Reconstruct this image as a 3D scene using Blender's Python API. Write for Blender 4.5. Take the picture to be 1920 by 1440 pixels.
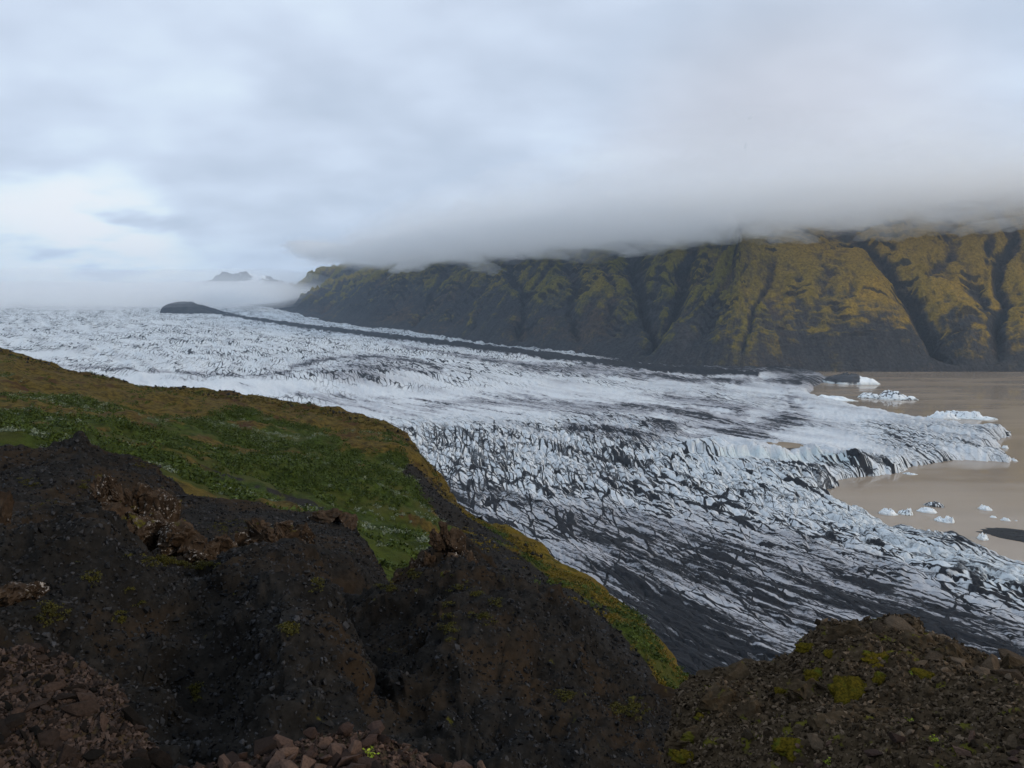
import bpy, bmesh, math, random
import numpy as np
from mathutils import Vector, Matrix

for o in list(bpy.data.objects):
    bpy.data.objects.remove(o, do_unlink=True)
scene = bpy.context.scene
COL = scene.collection
R = math.radians
random.seed(7)
RNG = np.random.default_rng(11)

# ------------------------------------------------------------------ camera
CAMZ = 250.0                       # eye height above the lake, metres
FPX = 1507.0                       # focal length in pixels of a 1920 px wide frame
PITCH = math.atan((720 - 545) / FPX)
cam_data = bpy.data.cameras.new('camera')
cam = bpy.data.objects.new('camera', cam_data)
COL.objects.link(cam)
cam.location = (0, 0, CAMZ)
cam.rotation_euler = (R(90) - PITCH, 0, 0)
cam_data.sensor_width = 36.0
cam_data.lens = 36.0 * FPX / 1920.0
cam_data.clip_start = 0.1
cam_data.clip_end = 120000
scene.camera = cam

# ------------------------------------------------------------------ render / view
scene.render.engine = 'CYCLES'
scene.render.resolution_x, scene.render.resolution_y = 1024, 768
cy = scene.cycles
cy.samples = 64
cy.use_denoising = True
cy.use_adaptive_sampling = True
cy.adaptive_threshold = 0.02
cy.max_bounces = 24
cy.diffuse_bounces = 2
cy.glossy_bounces = 2
cy.transmission_bounces = 2
cy.volume_bounces = 24
cy.transparent_max_bounces = 8
cy.caustics_reflective = False
cy.caustics_refractive = False
scene.view_settings.view_transform = 'Standard'
scene.view_settings.look = 'None'
scene.view_settings.exposure = 0.0
scene.view_settings.gamma = 1.0

# ------------------------------------------------------------------ node helper
class NT:
    def __init__(self, tree):
        self.t = tree
        tree.nodes.clear()
    def n(self, typ, **kw):
        nd = self.t.nodes.new(typ)
        ins = kw.pop('ins', {})
        for k, v in kw.items():
            setattr(nd, k, v)
        for k, v in ins.items():
            self.put(nd, k, v)
        return nd
    def put(self, nd, k, v):
        s = nd.inputs[k]
        if isinstance(v, bpy.types.NodeSocket):
            self.t.links.new(v, s)
        elif isinstance(v, bpy.types.Node):
            self.t.links.new(v.outputs[0], s)
        else:
            if hasattr(s.default_value, '__len__') and len(s.default_value) == 4 and len(v) == 3:
                v = (*v, 1.0)
            s.default_value = v
    def math(self, op, a, b=None, c=None, clamp=False):
        nd = self.n('ShaderNodeMath', operation=op, use_clamp=clamp)
        self.put(nd, 0, a)
        if b is not None: self.put(nd, 1, b)
        if c is not None: self.put(nd, 2, c)
        return nd.outputs[0]
    def ramp(self, v, a, b, lo=0.0, hi=1.0, smooth=True):
        nd = self.n('ShaderNodeMapRange', interpolation_type='SMOOTHSTEP' if smooth else 'LINEAR')
        self.put(nd, 0, v); self.put(nd, 1, a); self.put(nd, 2, b); self.put(nd, 3, lo); self.put(nd, 4, hi)
        return nd.outputs[0]
    def mix(self, f, a, b, blend='MIX'):
        nd = self.n('ShaderNodeMix', data_type='RGBA', blend_type=blend)
        self.put(nd, 0, f); self.put(nd, 6, a); self.put(nd, 7, b)
        return nd.outputs[2]
    def noise(self, vec, scale, detail=4.0, rough=0.55, dist=0.0):
        nd = self.n('ShaderNodeTexNoise', ins={'Vector': vec, 'Scale': scale, 'Detail': detail, 'Roughness': rough, 'Distortion': dist})
        return nd.outputs[0]
    def voro(self, vec, scale, feature='F1', out=0, rand=1.0):
        nd = self.n('ShaderNodeTexVoronoi', feature=feature, ins={'Vector': vec, 'Scale': scale, 'Randomness': rand})
        return nd.outputs[out]
    def scale(self, vec, s):
        nd = self.n('ShaderNodeMapping'); self.put(nd, 'Vector', vec); nd.inputs['Scale'].default_value = s
        return nd.outputs[0]
    def attr(self, name, out='Fac'):
        return self.n('ShaderNodeAttribute', attribute_name=name).outputs[out]
    def bump(self, h, strength, dist, normal=None):
        nd = self.n('ShaderNodeBump'); self.put(nd, 'Height', h)
        nd.inputs['Strength'].default_value = strength; nd.inputs['Distance'].default_value = dist
        if normal is not None: self.put(nd, 'Normal', normal)
        return nd.outputs[0]
    def out_bsdf(self, color, rough, normal=None, spec=0.3, **kw):
        b = self.n('ShaderNodeBsdfPrincipled')
        self.put(b, 'Base Color', color); self.put(b, 'Roughness', rough); self.put(b, 'Specular IOR Level', spec)
        if normal is not None: self.put(b, 'Normal', normal)
        for k, v in kw.items(): self.put(b, k, v)
        o = self.n('ShaderNodeOutputMaterial')
        self.t.links.new(b.outputs[0], o.inputs[0])
        return b

def material(name):
    m = bpy.data.materials.new(name)
    m.use_nodes = True
    return m, NT(m.node_tree)

# ------------------------------------------------------------------ world: an overcast deck over a Nishita sky
SUN_AZ, SUN_EL = 116.0, 22.0        # degrees clockwise from the view direction, degrees up
world = bpy.data.worlds.new('World')
scene.world = world
world.use_nodes = True
world.cycles.sampling_method = 'MANUAL'
world.cycles.sample_map_resolution = 256
w = NT(world.node_tree)
sky = w.n('ShaderNodeTexSky', sky_type='NISHITA', sun_disc=False, sun_elevation=R(SUN_EL), sun_rotation=R(SUN_AZ), altitude=300.0)
tc = w.n('ShaderNodeTexCoord').outputs['Generated']
sep = w.n('ShaderNodeSeparateXYZ', ins={0: tc})
zc = w.math('MAXIMUM', w.math('ADD', sep.outputs[2], 0.30), 0.1)
pl = w.n('ShaderNodeCombineXYZ', ins={0: w.math('DIVIDE', sep.outputs[0], zc), 1: w.math('DIVIDE', sep.outputs[1], zc), 2: 0.0})
big = w.noise(w.scale(pl, (1.0, 0.9, 1)), 1.45, 3.0, 0.5, 0.3)
mid = w.noise(w.scale(pl, (1.0, 1.2, 1)), 3.2, 3.0, 0.48)
cl = w.math('ADD', w.math('MULTIPLY', big, 0.64), w.math('MULTIPLY', mid, 0.38))
# a thin place in the deck low on the left and a thicker, cooler part to the right
def lobe(d, width):
    d = Vector(d).normalized()
    dot = w.n('ShaderNodeVectorMath', operation='DOT_PRODUCT', ins={0: tc, 1: tuple(d)}).outputs['Value']
    return w.ramp(dot, math.cos(R(width)), 1.0)
def pix_dir(px, py):
    a, b = (px - 960) / FPX, -(py - 720) / FPX
    return (a, math.cos(PITCH) + b * math.sin(PITCH), -math.sin(PITCH) + b * math.cos(PITCH))
gap = w.math('ADD', lobe(pix_dir(215, 440), 5.0), w.math('ADD', lobe(pix_dir(70, 425), 4.6), w.math('MULTIPLY', lobe(pix_dir(300, 500), 7), 0.2)))
gap = w.math('MULTIPLY', gap, w.ramp(mid, 0.25, 0.55))
thick = w.math('ADD', w.math('MULTIPLY', lobe(pix_dir(120, 300), 12), 0.5), w.math('ADD', lobe(pix_dir(2050, 150), 26), w.math('ADD', lobe(pix_dir(1100, 380), 27), w.math('MULTIPLY', lobe(pix_dir(470, 410), 13), 0.95))))
v = w.math('ADD', cl, w.math('ADD', w.math('MULTIPLY', gap, 0.30), w.math('MULTIPLY', thick, -0.095)))
cr = w.n('ShaderNodeValToRGB', ins={0: v})
e = cr.color_ramp
e.interpolation = 'B_SPLINE'
e.elements[0].position = 0.26; e.elements[0].color = (.52, .60, .71, 1)
e.elements[1].position = 0.40; e.elements[1].color = (.645, .72, .83, 1)
for p_, c_ in ((0.50, (.73, .815, .94)), (0.60, (.84, .95, 1.0)), (0.74, (.97, 1.0, 1.0)), (0.90, (1.0, 1.0, 1.0))):
    q = e.elements.new(p_); q.color = (*c_, 1)
warm = lobe(pix_dir(1480, 400), 16)
deck = w.mix(1.0, cr.outputs[0], (9.6, 9.85, 10.3), 'MULTIPLY')
cloudcol = w.mix(w.math('MULTIPLY', warm, 0.40), deck, (7.6, 6.9, 6.8))
skymix = w.mix(0.94, sky.outputs[0], cloudcol)
bg = w.n('ShaderNodeBackground', ins={'Color': skymix, 'Strength': 0.1})
wo = w.n('ShaderNodeOutputWorld')
world.node_tree.links.new(bg.outputs[0], wo.inputs[0])

# ------------------------------------------------------------------ sun behind the overcast
sun_d = bpy.data.lights.new('sun', 'SUN')
sun_d.energy = 1.5
sun_d.angle = R(14)
sun_d.color = (1.0, 0.80, 0.56)
sun = bpy.data.objects.new('sun', sun_d)
COL.objects.link(sun)
_sd = Vector((math.sin(R(SUN_AZ)) * math.cos(R(SUN_EL)), math.cos(R(SUN_AZ)) * math.cos(R(SUN_EL)), math.sin(R(SUN_EL))))
sun.rotation_euler = _sd.to_track_quat('Z', 'Y').to_euler()

# ------------------------------------------------------------------ numeric noise
def _h(ix, iy, iz, seed):
    h = (ix.astype(np.int64) * 374761393 + iy.astype(np.int64) * 668265263 + iz.astype(np.int64) * 2147483647 + seed * 974634777) & 0xFFFFFFFF
    h = ((h ^ (h >> 13)) * 1274126177) & 0xFFFFFFFF
    h = ((h ^ (h >> 16)) * 2246822519) & 0xFFFFFFFF
    return ((h ^ (h >> 15)) & 0xFFFFFF) / float(0x1000000)
def _f(t): return t * t * t * (t * (t * 6 - 15) + 10)
def gn2(x, y, seed=0):
    ix, iy = np.floor(x), np.floor(y)
    fx, fy = x - ix, y - iy
    z0 = np.zeros_like(ix)
    def g(dx, dy):
        a = _h(ix + dx, iy + dy, z0, seed) * 6.28318
        return np.cos(a) * (fx - dx) + np.sin(a) * (fy - dy)
    u, v_ = _f(fx), _f(fy)
    a = g(0, 0) * (1 - u) + g(1, 0) * u
    b = g(0, 1) * (1 - u) + g(1, 1) * u
    return (a * (1 - v_) + b * v_) * 1.4
def gn3(x, y, z, seed=0):
    ix, iy, iz = np.floor(x), np.floor(y), np.floor(z)
    fx, fy, fz = x - ix, y - iy, z - iz
    u, v_, s = _f(fx), _f(fy), _f(fz)
    def c(dx, dy, dz): return _h(ix + dx, iy + dy, iz + dz, seed)
    a = (c(0,0,0)*(1-u)+c(1,0,0)*u)*(1-v_) + (c(0,1,0)*(1-u)+c(1,1,0)*u)*v_
    b = (c(0,0,1)*(1-u)+c(1,0,1)*u)*(1-v_) + (c(0,1,1)*(1-u)+c(1,1,1)*u)*v_
    return (a * (1 - s) + b * s) * 2 - 1
def fbm(x, y, octv=5, seed=0, gain=0.5, lac=2.03):
    r, a = 0.0, 1.0
    for i in range(octv):
        r = r + a * gn2(x, y, seed + i * 17); x = x * lac + 3.1; y = y * lac + 7.7; a *= gain
    return r
def fbm3(x, y, z, octv=4, seed=0, gain=0.5):
    r, a = 0.0, 1.0
    for i in range(octv):
        r = r + a * gn3(x, y, z, seed + i * 17); x = x * 2.03 + 1.1; y = y * 2.03 + 5.7; z = z * 2.03 + 2.9; a *= gain
    return r
def ridged(x, y, octv=5, seed=0, gain=0.5):
    r, a = 0.0, 1.0
    for i in range(octv):
        r = r + a * (1 - np.abs(gn2(x, y, seed + i * 31)) * 2.0); x = x * 2.05 + 1.3; y = y * 2.05 + 4.1; a *= gain
    return r * 0.5
def worley(x, y, seed=0, jit=0.9):
    ix, iy = np.floor(x), np.floor(y)
    f1 = np.full(x.shape, 9.0); f2 = np.full(x.shape, 9.0); cid = np.zeros(x.shape)
    z0 = np.zeros_like(ix)
    for dx in (-1, 0, 1):
        for dy in (-1, 0, 1):
            jx = ix + dx + 0.5 + jit * (_h(ix + dx, iy + dy, z0, seed) - 0.5)
            jy = iy + dy + 0.5 + jit * (_h(ix + dx, iy + dy, z0, seed + 5) - 0.5)
            d = np.hypot(x - jx, y - jy)
            c = _h(ix + dx, iy + dy, z0, seed + 9)
            n1 = d < f1
            f2 = np.where(n1, f1, np.minimum(f2, d))
            cid = np.where(n1, c, cid)
            f1 = np.where(n1, d, f1)
    return f1, f2, cid
def sst(x, a, b):
    t = np.clip((x - a) / (b - a), 0, 1)
    return t * t * (3 - 2 * t)

# ------------------------------------------------------------------ geometry helpers
def ray(px, py):
    d = pix_dir(px, py)
    hd = math.hypot(d[0], d[1])
    return math.atan2(d[0], d[1]), d[2] / hd          # azimuth, tangent of the elevation
def at(px, py, r):
    az, te = ray(px, py)
    return (r * math.sin(az), r * math.cos(az), CAMZ + r * te)
def project(P):
    x, y, z = P[..., 0], P[..., 1], P[..., 2] - CAMZ
    dep = y * math.cos(PITCH) - z * math.sin(PITCH)
    up = y * math.sin(PITCH) + z * math.cos(PITCH)
    dep = np.where(np.abs(dep) < 1e-6, 1e-6, dep)
    return 960 + FPX * x / dep, 720 - FPX * up / dep, dep
def seg_dist(x, y, pts, closed=False):
    """distance to a polyline, and the fraction along it"""
    best = np.full(x.shape, 1e9); frac = np.zeros(x.shape)
    n = len(pts)
    for i in range(n if closed else n - 1):
        (ax, ay), (bx, by) = pts[i], pts[(i + 1) % n]
        ex, ey = bx - ax, by - ay
        L = ex * ex + ey * ey + 1e-9
        t = np.clip(((x - ax) * ex + (y - ay) * ey) / L, 0, 1)
        d = np.hypot(x - ax - t * ex, y - ay - t * ey)
        m = d < best
        best = np.where(m, d, best); frac = np.where(m, (i + t) / (n - 1), frac)
    return best, frac
def inside(x, y, pts):
    r = np.zeros(x.shape, bool)
    n = len(pts)
    for i in range(n):
        (ax, ay), (bx, by) = pts[i], pts[(i + 1) % n]
        c = (ay > y) != (by > y)
        with np.errstate(divide='ignore', invalid='ignore'):
            xi = (bx - ax) * (y - ay) / ((by - ay) if by != ay else 1e-9) + ax
        r ^= c & (x < xi)
    return r
def tag(o, label=None, cat=None, group=None, kind=None):
    if label: o['label'] = label
    if cat: o['category'] = cat
    if group: o['group'] = group
    if kind: o['kind'] = kind
    return o
def mesh_obj(name, V, F, mat, parent=None, smooth=True, attrs=None):
    """one mesh object from arrays; F is (n,3) or (n,4)"""
    V = np.ascontiguousarray(V, np.float32); F = np.ascontiguousarray(F, np.int32)
    me = bpy.data.meshes.new(name)
    k = F.shape[1]
    me.vertices.add(len(V)); me.vertices.foreach_set('co', V.ravel())
    me.loops.add(F.size); me.loops.foreach_set('vertex_index', F.ravel())
    me.polygons.add(len(F)); me.polygons.foreach_set('loop_start', np.arange(0, F.size, k, dtype=np.int32))
    me.polygons.foreach_set('use_smooth', np.full(len(F), smooth))
    me.update(calc_edges=True)
    for an, av in (attrs or {}).items():
        av = np.asarray(av, np.float32)
        if av.ndim == 2:
            if av.shape[1] == 2: av = np.c_[av, np.zeros(len(av), np.float32)]
            a = me.attributes.new(an, 'FLOAT_VECTOR', 'POINT'); a.data.foreach_set('vector', np.ascontiguousarray(av, np.float32).ravel())
        else:
            a = me.attributes.new(an, 'FLOAT', 'POINT'); a.data.foreach_set('value', np.ascontiguousarray(av))
    if mat: me.materials.append(mat)
    o = bpy.data.objects.new(name, me)
    COL.objects.link(o)
    if parent: o.parent = parent
    return o
def grid_faces(nu, nv):
    """faces of a nu x nv vertex grid, index = i*nv + j"""
    i, j = np.meshgrid(np.arange(nu - 1), np.arange(nv - 1), indexing='ij')
    a = (i * nv + j).ravel()
    return np.c_[a, a + nv, a + nv + 1, a + 1]
def grid_normals(P):
    du = np.gradient(P, axis=0); dv = np.gradient(P, axis=1)
    n = np.cross(du, dv)
    n /= np.linalg.norm(n, axis=2, keepdims=True) + 1e-12
    return np.where(n[..., 2:3] < 0, -n, n)
# ------------------------------------------------------------------ materials of the large setting
def mat_water():
    m, t = material('silty_lake_water')
    pos = t.n('ShaderNodeNewGeometry').outputs['Position']
    st = t.noise(t.scale(pos, (0.0012, 0.006, 1)), 1.0, 3.0)
    col = t.mix(t.ramp(st, 0.35, 0.7), (0.285, 0.222, 0.162), (0.34, 0.268, 0.198))
    w1 = t.noise(t.scale(pos, (0.25, 0.4, 1)), 1.0, 3.0)
    w2 = t.noise(t.scale(pos, (0.01, 0.03, 1)), 1.0, 3.0)
    nb = t.bump(t.math('ADD', t.math('MULTIPLY', w1, 0.25), w2), 0.12, 0.5)
    w3 = t.noise(t.scale(pos, (0.0022, 0.009, 1)), 1.0, 4.0, 0.6)
    rr = t.ramp(w3, 0.38, 0.62, 0.02, 0.24)
    t.out_bsdf(col, rr, nb, spec=0.42, IOR=1.33)
    return m
def mat_glacier():
    m, t = material('glacier_ice')
    fl = t.attr('flow', 'Vector')
    serac = t.attr('dirt'); film = t.attr('film'); blue = t.attr('blue'); dirty = t.attr('dirty'); amt = t.attr('crack')
    pos = t.n('ShaderNodeNewGeometry').outputs['Position']
    def warp(v, scale, amount):
        nc = t.n('ShaderNodeTexNoise', ins={'Vector': pos, 'Scale': scale, 'Detail': 1.5}).outputs[1]
        d = t.n('ShaderNodeVectorMath', operation='SUBTRACT', ins={0: nc, 1: (0.5, 0.5, 0.5)}).outputs[0]
        d = t.n('ShaderNodeVectorMath', operation='MULTIPLY', ins={0: d, 1: amount}).outputs[0]
        return t.n('ShaderNodeVectorMath', operation='ADD', ins={0: v, 1: d}).outputs[0]
    f1 = warp(fl, 0.009, (60, 22, 0))
    f2 = warp(f1, 0.04, (9, 3.6, 0))
    s1 = t.noise(t.scale(f1, (0.0065, 0.12, 1)), 1.0, 4.0, 0.66)
    s2 = t.noise(t.scale(f2, (0.045, 0.34, 1)), 1.0, 3.0, 0.62)
    low = t.n('ShaderNodeSeparateXYZ', ins={0: t.attr('low', 'Vector')})
    s0, wn1, patch = low.outputs[0], low.outputs[1], low.outputs[2]
    fine = t.noise(pos, 0.30, 5.0, 0.68)
    streak = t.math('ADD', t.math('ADD', t.math('MULTIPLY', s1, 0.58), t.math('MULTIPLY', s2, 0.25)), t.math('MULTIPLY', s0, 0.17))
    thr = t.ramp(film, 0.0, 1.0, 0.70, 0.30, smooth=False)
    ash = t.ramp(t.math('SUBTRACT', t.math('ADD', streak, t.math('MULTIPLY', t.math('SUBTRACT', fine, 0.5), 0.20)), thr), -0.035, 0.055)
    # open crevasses and their ash fill: three families of cracks
    def cracks(vec, sc, w0, w1, wn):
        e = t.voro(t.scale(vec, sc), 1.0, 'DISTANCE_TO_EDGE')
        return t.math('SUBTRACT', 1.0, t.ramp(t.math('DIVIDE', e, t.math('MAXIMUM', t.ramp(wn, 0.36, 0.66, w0, w1), 0.004)), 0.35, 1.0))
    wn2 = t.math('ADD', t.math('MULTIPLY', wn1, 0.4), t.math('MULTIPLY', s0, 0.6))
    rot = t.n('ShaderNodeMapping'); t.put(rot, 'Vector', f2); rot.inputs['Rotation'].default_value = (0, 0, R(20.6))
    rot2 = t.n('ShaderNodeMapping'); t.put(rot2, 'Vector', f2); rot2.inputs['Rotation'].default_value = (0, 0, R(53))
    cA = cracks(f2, (0.0046, 0.088, 1), 0.025, 0.105, wn1)
    cB = cracks(rot.outputs[0], (0.0055, 0.060, 1), 0.015, 0.085, wn2)
    cC = cracks(rot2.outputs[0], (0.011, 0.036, 1), -0.03, 0.055, wn1)
    cS = cracks(rot.outputs[0], (0.0095, 0.112, 1), 0.01, 0.15, wn2)
    long_ = t.math('MULTIPLY', t.math('MAXIMUM', cA, t.math('MAXIMUM', cB, cC)), dirty)
    short = t.math('MULTIPLY', cS, amt)
    crk = t.math('MAXIMUM', long_, short)
    crk = t.math('MAXIMUM', crk, t.math('MULTIPLY', serac, 0.6))
    crack = t.ramp(t.math('ADD', crk, t.math('MULTIPLY', t.math('SUBTRACT', fine, 0.5), 0.7)), 0.30, 0.75)
    d = t.math('MAXIMUM', ash, crack)
    grime = t.math('MULTIPLY', t.ramp(film, 0.12, 0.50), 0.85)
    ice = t.mix(s2, (0.62, 0.65, 0.68), (0.73, 0.75, 0.765))
    ice = t.mix(t.math('MULTIPLY', t.ramp(patch, 0.42, 0.68), 0.5), ice, (0.58, 0.61, 0.645))
    ice = t.mix(t.math('MULTIPLY', t.ramp(fine, 0.46, 0.70), 0.60), ice, (0.44, 0.46, 0.49))
    ice = t.mix(blue, ice, (0.47, 0.60, 0.63))
    ice = t.mix(grime, ice, t.mix(s2, (0.20, 0.20, 0.225), (0.40, 0.40, 0.435)))
    ashc = t.mix(fine, (0.007, 0.0075, 0.0095), (0.024, 0.025, 0.030))
    col = t.mix(d, ice, ashc)
    hgt = t.math('SUBTRACT', t.math('ADD', fine, streak), t.math('MULTIPLY', crk, 1.6))
    nb = t.bump(hgt, 0.75, 1.6)
    t.out_bsdf(col, t.math('ADD', 0.55, t.math('MULTIPLY', d, 0.3)), nb, spec=0.2)
    return m
def mat_mountain():
    m, t = material('mossy_mountain')
    pos = t.n('ShaderNodeNewGeometry').outputs['Position']
    uv = t.attr('face', 'Vector')
    moss = t.attr('moss'); warm = t.attr('warm'); soil = t.attr('soil'); dark = t.attr('rock')
    n1 = t.noise(t.scale(uv, (0.03, 0.006, 1)), 1.0, 6.0, 0.62, 0.3)
    n2 = t.noise(pos, 0.03, 7.0, 0.66, 0.4)
    n3 = t.noise(t.scale(uv, (0.12, 0.02, 1)), 1.0, 5.0, 0.65)
    scree = t.mix(n1, (0.030, 0.030, 0.033), (0.080, 0.078, 0.080))
    scree = t.mix(t.math('MULTIPLY', t.ramp(n3, 0.45, 0.7), 0.55), scree, (0.024, 0.024, 0.028))
    brown = t.mix(n2, (0.048, 0.036, 0.029), (0.120, 0.088, 0.066))
    base = t.mix(t.ramp(t.math('ADD', soil, t.math('MULTIPLY', t.math('SUBTRACT', n2, 0.5), 1.0)), 0.4, 0.7), scree, brown)
    olive = t.mix(n2, (0.075, 0.072, 0.010), (0.24, 0.20, 0.026))
    gold = t.mix(n2, (0.19, 0.120, 0.015), (0.54, 0.335, 0.045))  # ochre moss, with the low sun's glow painted into its brighter gold
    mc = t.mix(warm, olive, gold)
    mf = t.ramp(t.math('ADD', moss, t.math('ADD', t.math('MULTIPLY', t.math('SUBTRACT', n2, 0.5), 1.5), t.math('MULTIPLY', t.math('SUBTRACT', n1, 0.5), 1.0))), 0.14, 0.95)
    col = t.mix(t.math('MULTIPLY', mf, 0.86), base, mc)
    crag = t.mix(n3, (0.012, 0.012, 0.014), (0.045, 0.042, 0.041))
    col = t.mix(t.ramp(t.math('ADD', dark, t.math('MULTIPLY', t.math('SUBTRACT', n2, 0.5), 0.9)), 0.38, 1.10, 0.0, 0.85), col, crag)
    n4 = t.noise(pos, 0.11, 5.0, 0.7)
    col = t.mix(1.0, col, t.mix(t.ramp(n4, 0.25, 0.75), (0.58, 0.58, 0.60), (1.45, 1.43, 1.40)), 'MULTIPLY')
    nb = t.bump(t.math('ADD', t.math('ADD', n1, n2), t.math('ADD', n3, t.math('MULTIPLY', n4, 0.5))), 1.0, 16.0)
    t.out_bsdf(col, 0.95, nb, spec=0.1)
    return m
def mat_plain(name, c0, c1, scale, rough=0.95, bump=0.6, bdist=0.05, spec=0.15):
    m, t = material(name)
    pos = t.n('ShaderNodeNewGeometry').outputs['Position']
    n = t.noise(pos, scale, 6.0, 0.62)
    t.out_bsdf(t.mix(t.ramp(n, 0.3, 0.7), c0, c1), rough, t.bump(n, bump, bdist), spec=spec)
    return m

# ------------------------------------------------------------------ ground and lake
def sheet(name, z, x0, x1, y0, y1, mat):
    return mesh_obj(name, [(x0, y0, z), (x1, y0, z), (x1, y1, z), (x0, y1, z)], [(0, 1, 2, 3)], mat)
M_GROUND = mat_plain('valley_gravel', (0.05, 0.05, 0.05), (0.09, 0.085, 0.08), 0.05)
tag(sheet('ground', -12.0, -40000, 40000, -20000, 60000, M_GROUND), kind='structure')
tag(sheet('lake', 0.0, -300, 5200, 250, 4200, mat_water()), kind='structure')

# ------------------------------------------------------------------ glacier
def zg(x, y):
    s = 600 - x
    return 13 + 0.035 * np.where(s > 0, s * s / (np.abs(s) + 150), 0)
def on_plane(px, py, z=0.0):
    az, te = ray(px, py)
    r = (z - CAMZ) / te
    return (r * math.sin(az), r * math.cos(az))
def on_ice(px, py):
    z = 15.0
    for _ in range(12):
        x, y = on_plane(px, py, z); z = float(zg(np.array(x), np.array(y)))
    return (x, y)
WATERLINE = [(1490, 697), (1500, 699), (1545, 706), (1556, 713), (1527, 724), (1525, 732), (1508, 740), (1540, 747), (1575, 755), (1610, 765), (1655, 775), (1700, 785), (1760, 793), (1800, 802),
    (1815, 807), (1850, 804), (1880, 807), (1897, 817), (1880, 822), (1866, 829), (1877, 839), (1865, 846), (1848, 848), (1880, 853), (1902, 862), (1893, 866), (1840, 864),
    (1795, 862), (1740, 870), (1705, 876), (1698, 884), (1670, 889), (1640, 893), (1600, 895), (1566, 901), (1576, 910), (1563, 916), (1528, 922), (1545, 931), (1575, 946), (1605, 965),
    (1640, 985), (1680, 1003), (1720, 1012), (1760, 1019), (1800, 1030), (1850, 1046), (1900, 1066), (1960, 1092), (2100, 1150), (2300, 1240)]
ICE_POLY = [on_plane(*p) for p in WATERLINE] + [(700, 250), (0, 100), (-9000, 100), (-14000, 3000), (-14000, 16000), (-1000, 16000), (900, 5000), (1200, 3200)]
def build_glacier():
    NC, NR = 820, 470
    azs = np.linspace(ray(-260, 720)[0], ray(2130, 720)[0], NC)
    ys = np.r_[np.linspace(562, 600, 60)[:-1], np.linspace(600, 1345, NR - 59)]
    tes = np.array([ray(960, y)[1] for y in ys])
    A, T = np.meshgrid(azs, tes, indexing='ij')
    r = -225.0 / T
    x, y = r * np.sin(A), r * np.cos(A)
    z = zg(x, y)
    z = z + 10 * fbm(x / 700, y / 700, 3, 3) * sst(r, 600, 2500)
    px, py, _ = project(np.stack([x, y, z], -1))
    # flow frame: down-valley and across it, bent towards the lake
    wx = fbm(x / 900, y / 900, 2, 21) * 70; wy = fbm(x / 900, y / 900, 2, 22) * 70
    al = 0.6 * x - 0.8 * y + wx
    ac = 0.8 * x + 0.6 * y + wy
    # ---- zones, each fixed to the ground
    yb = np.interp(px, [600, 760, 860, 1000, 1100, 1300, 1500, 1700, 1900, 2100], [840, 870, 905, 925, 930, 940, 1000, 1060, 1120, 1180])
    zone_dirty = sst(py - yb, -55, 90)
    zone_black = np.exp(-(((px - 1230) / 170) ** 2 + ((py - 1215 - (px - 1230) * 0.22) / 75) ** 2)) + 0.55 * np.exp(-((py - (1018 + (px - 1300) * 0.30)) / 22) ** 2) * sst(px, 1050, 1250)
    zone_black = zone_black + 0.5 * np.exp(-((py - (1110 + (px - 1500) * 0.26)) / 16) ** 2) * sst(px, 1250, 1500)
    foot = np.exp(-(((px - 1200) / 190) ** 2 + ((py - 1235 - (px - 1230) * 0.15) / 70) ** 2))
    zone_serac = np.clip(sst(py, 760, 815) * (1 - zone_dirty) , 0, 1) * (1 - sst(px, 1180, 1320) * (1 - sst(py, 850, 870)))
    tip = sst(px, 1560, 1700) * sst(py, 770, 800) * (1 - sst(py, 905, 930))
    front = sst(px, 1180, 1300) * np.exp(-((py - np.interp(px, [1200, 1330, 1520, 1620, 1760, 1900], [850, 872, 915, 975, 1040, 1090])) / 34) ** 2)
    zone_serac = np.clip(zone_serac + tip * 0.9 + front * 1.1, 0, 1.2)
    dome = np.exp(-(((px - 700) / 130) ** 2 + ((py - 700) / 24) ** 2))
    smoothz = np.exp(-(((px - 1150) / 420) ** 2 + ((py - 742) / 36) ** 2))
    far = sst(r, 1200, 3000)
    # ---- crevasse blocks
    al2 = 0.28 * x - 0.96 * y + wx; ac2 = 0.96 * x + 0.28 * y + wy
    al3 = -0.28 * x - 0.96 * y; ac3 = 0.96 * x - 0.28 * y
    f1, f2, c1 = worley((al2 + 14 * fbm(x / 70, y / 70, 3, 5)) / 52, (ac2 + 4 * fbm(x / 50, y / 50, 3, 6)) / 9.0, 3)
    e1 = f2 - f1
    g1, g2, c2 = worley(al / 110 + fbm(x / 90, y / 90, 3, 7) * .3, ac / 14 + fbm(x / 90, y / 90, 3, 8) * .5, 13)
    e2 = g2 - g1
    k1, k2, c3 = worley(al2 / 100 + fbm(x / 70, y / 70, 3, 17) * .3, ac2 / 20 + fbm(x / 70, y / 70, 3, 18) * .4, 23)
    e3 = k2 - k1
    amp_b = 5.0 * zone_serac + 3.0 * dome + 1.8 * far * (1 - smoothz) + 0.8
    h = amp_b * ((1 - f1) * 0.7 + 0.5 * (c1 - 0.5)) - amp_b * 0.55 * (1 - sst(e1, 0, 0.16))
    h += (zone_dirty * 1.1 + 0.5) * ((c2 - 0.5) * 0.7 - (1 - sst(e2, 0, 0.14)) * 1.0 - (1 - sst(e3, 0, 0.10)) * 0.7)
    h += fbm(al / 160, ac / 30, 4, 31) * (3.5 + 2.5 * far) + fbm(x / 9, y / 9, 3, 41) * (0.9 + zone_serac * 0.8)
    h += 14 * dome * (0.6 + 0.5 * ridged(al / 40, ac / 90, 3, 51))
    # arched ogive bands near the tongue
    cx, cyy = on_ice(1180, 800)
    ring = np.hypot((x - cx), (y - cyy) * 0.75)
    og = np.sin(ring / 26 + 2.2 * fbm(x / 180, y / 180, 4, 61)) * np.exp(-(((px - 1400) / 230) ** 2 + ((py - 785) / 55) ** 2))
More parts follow.
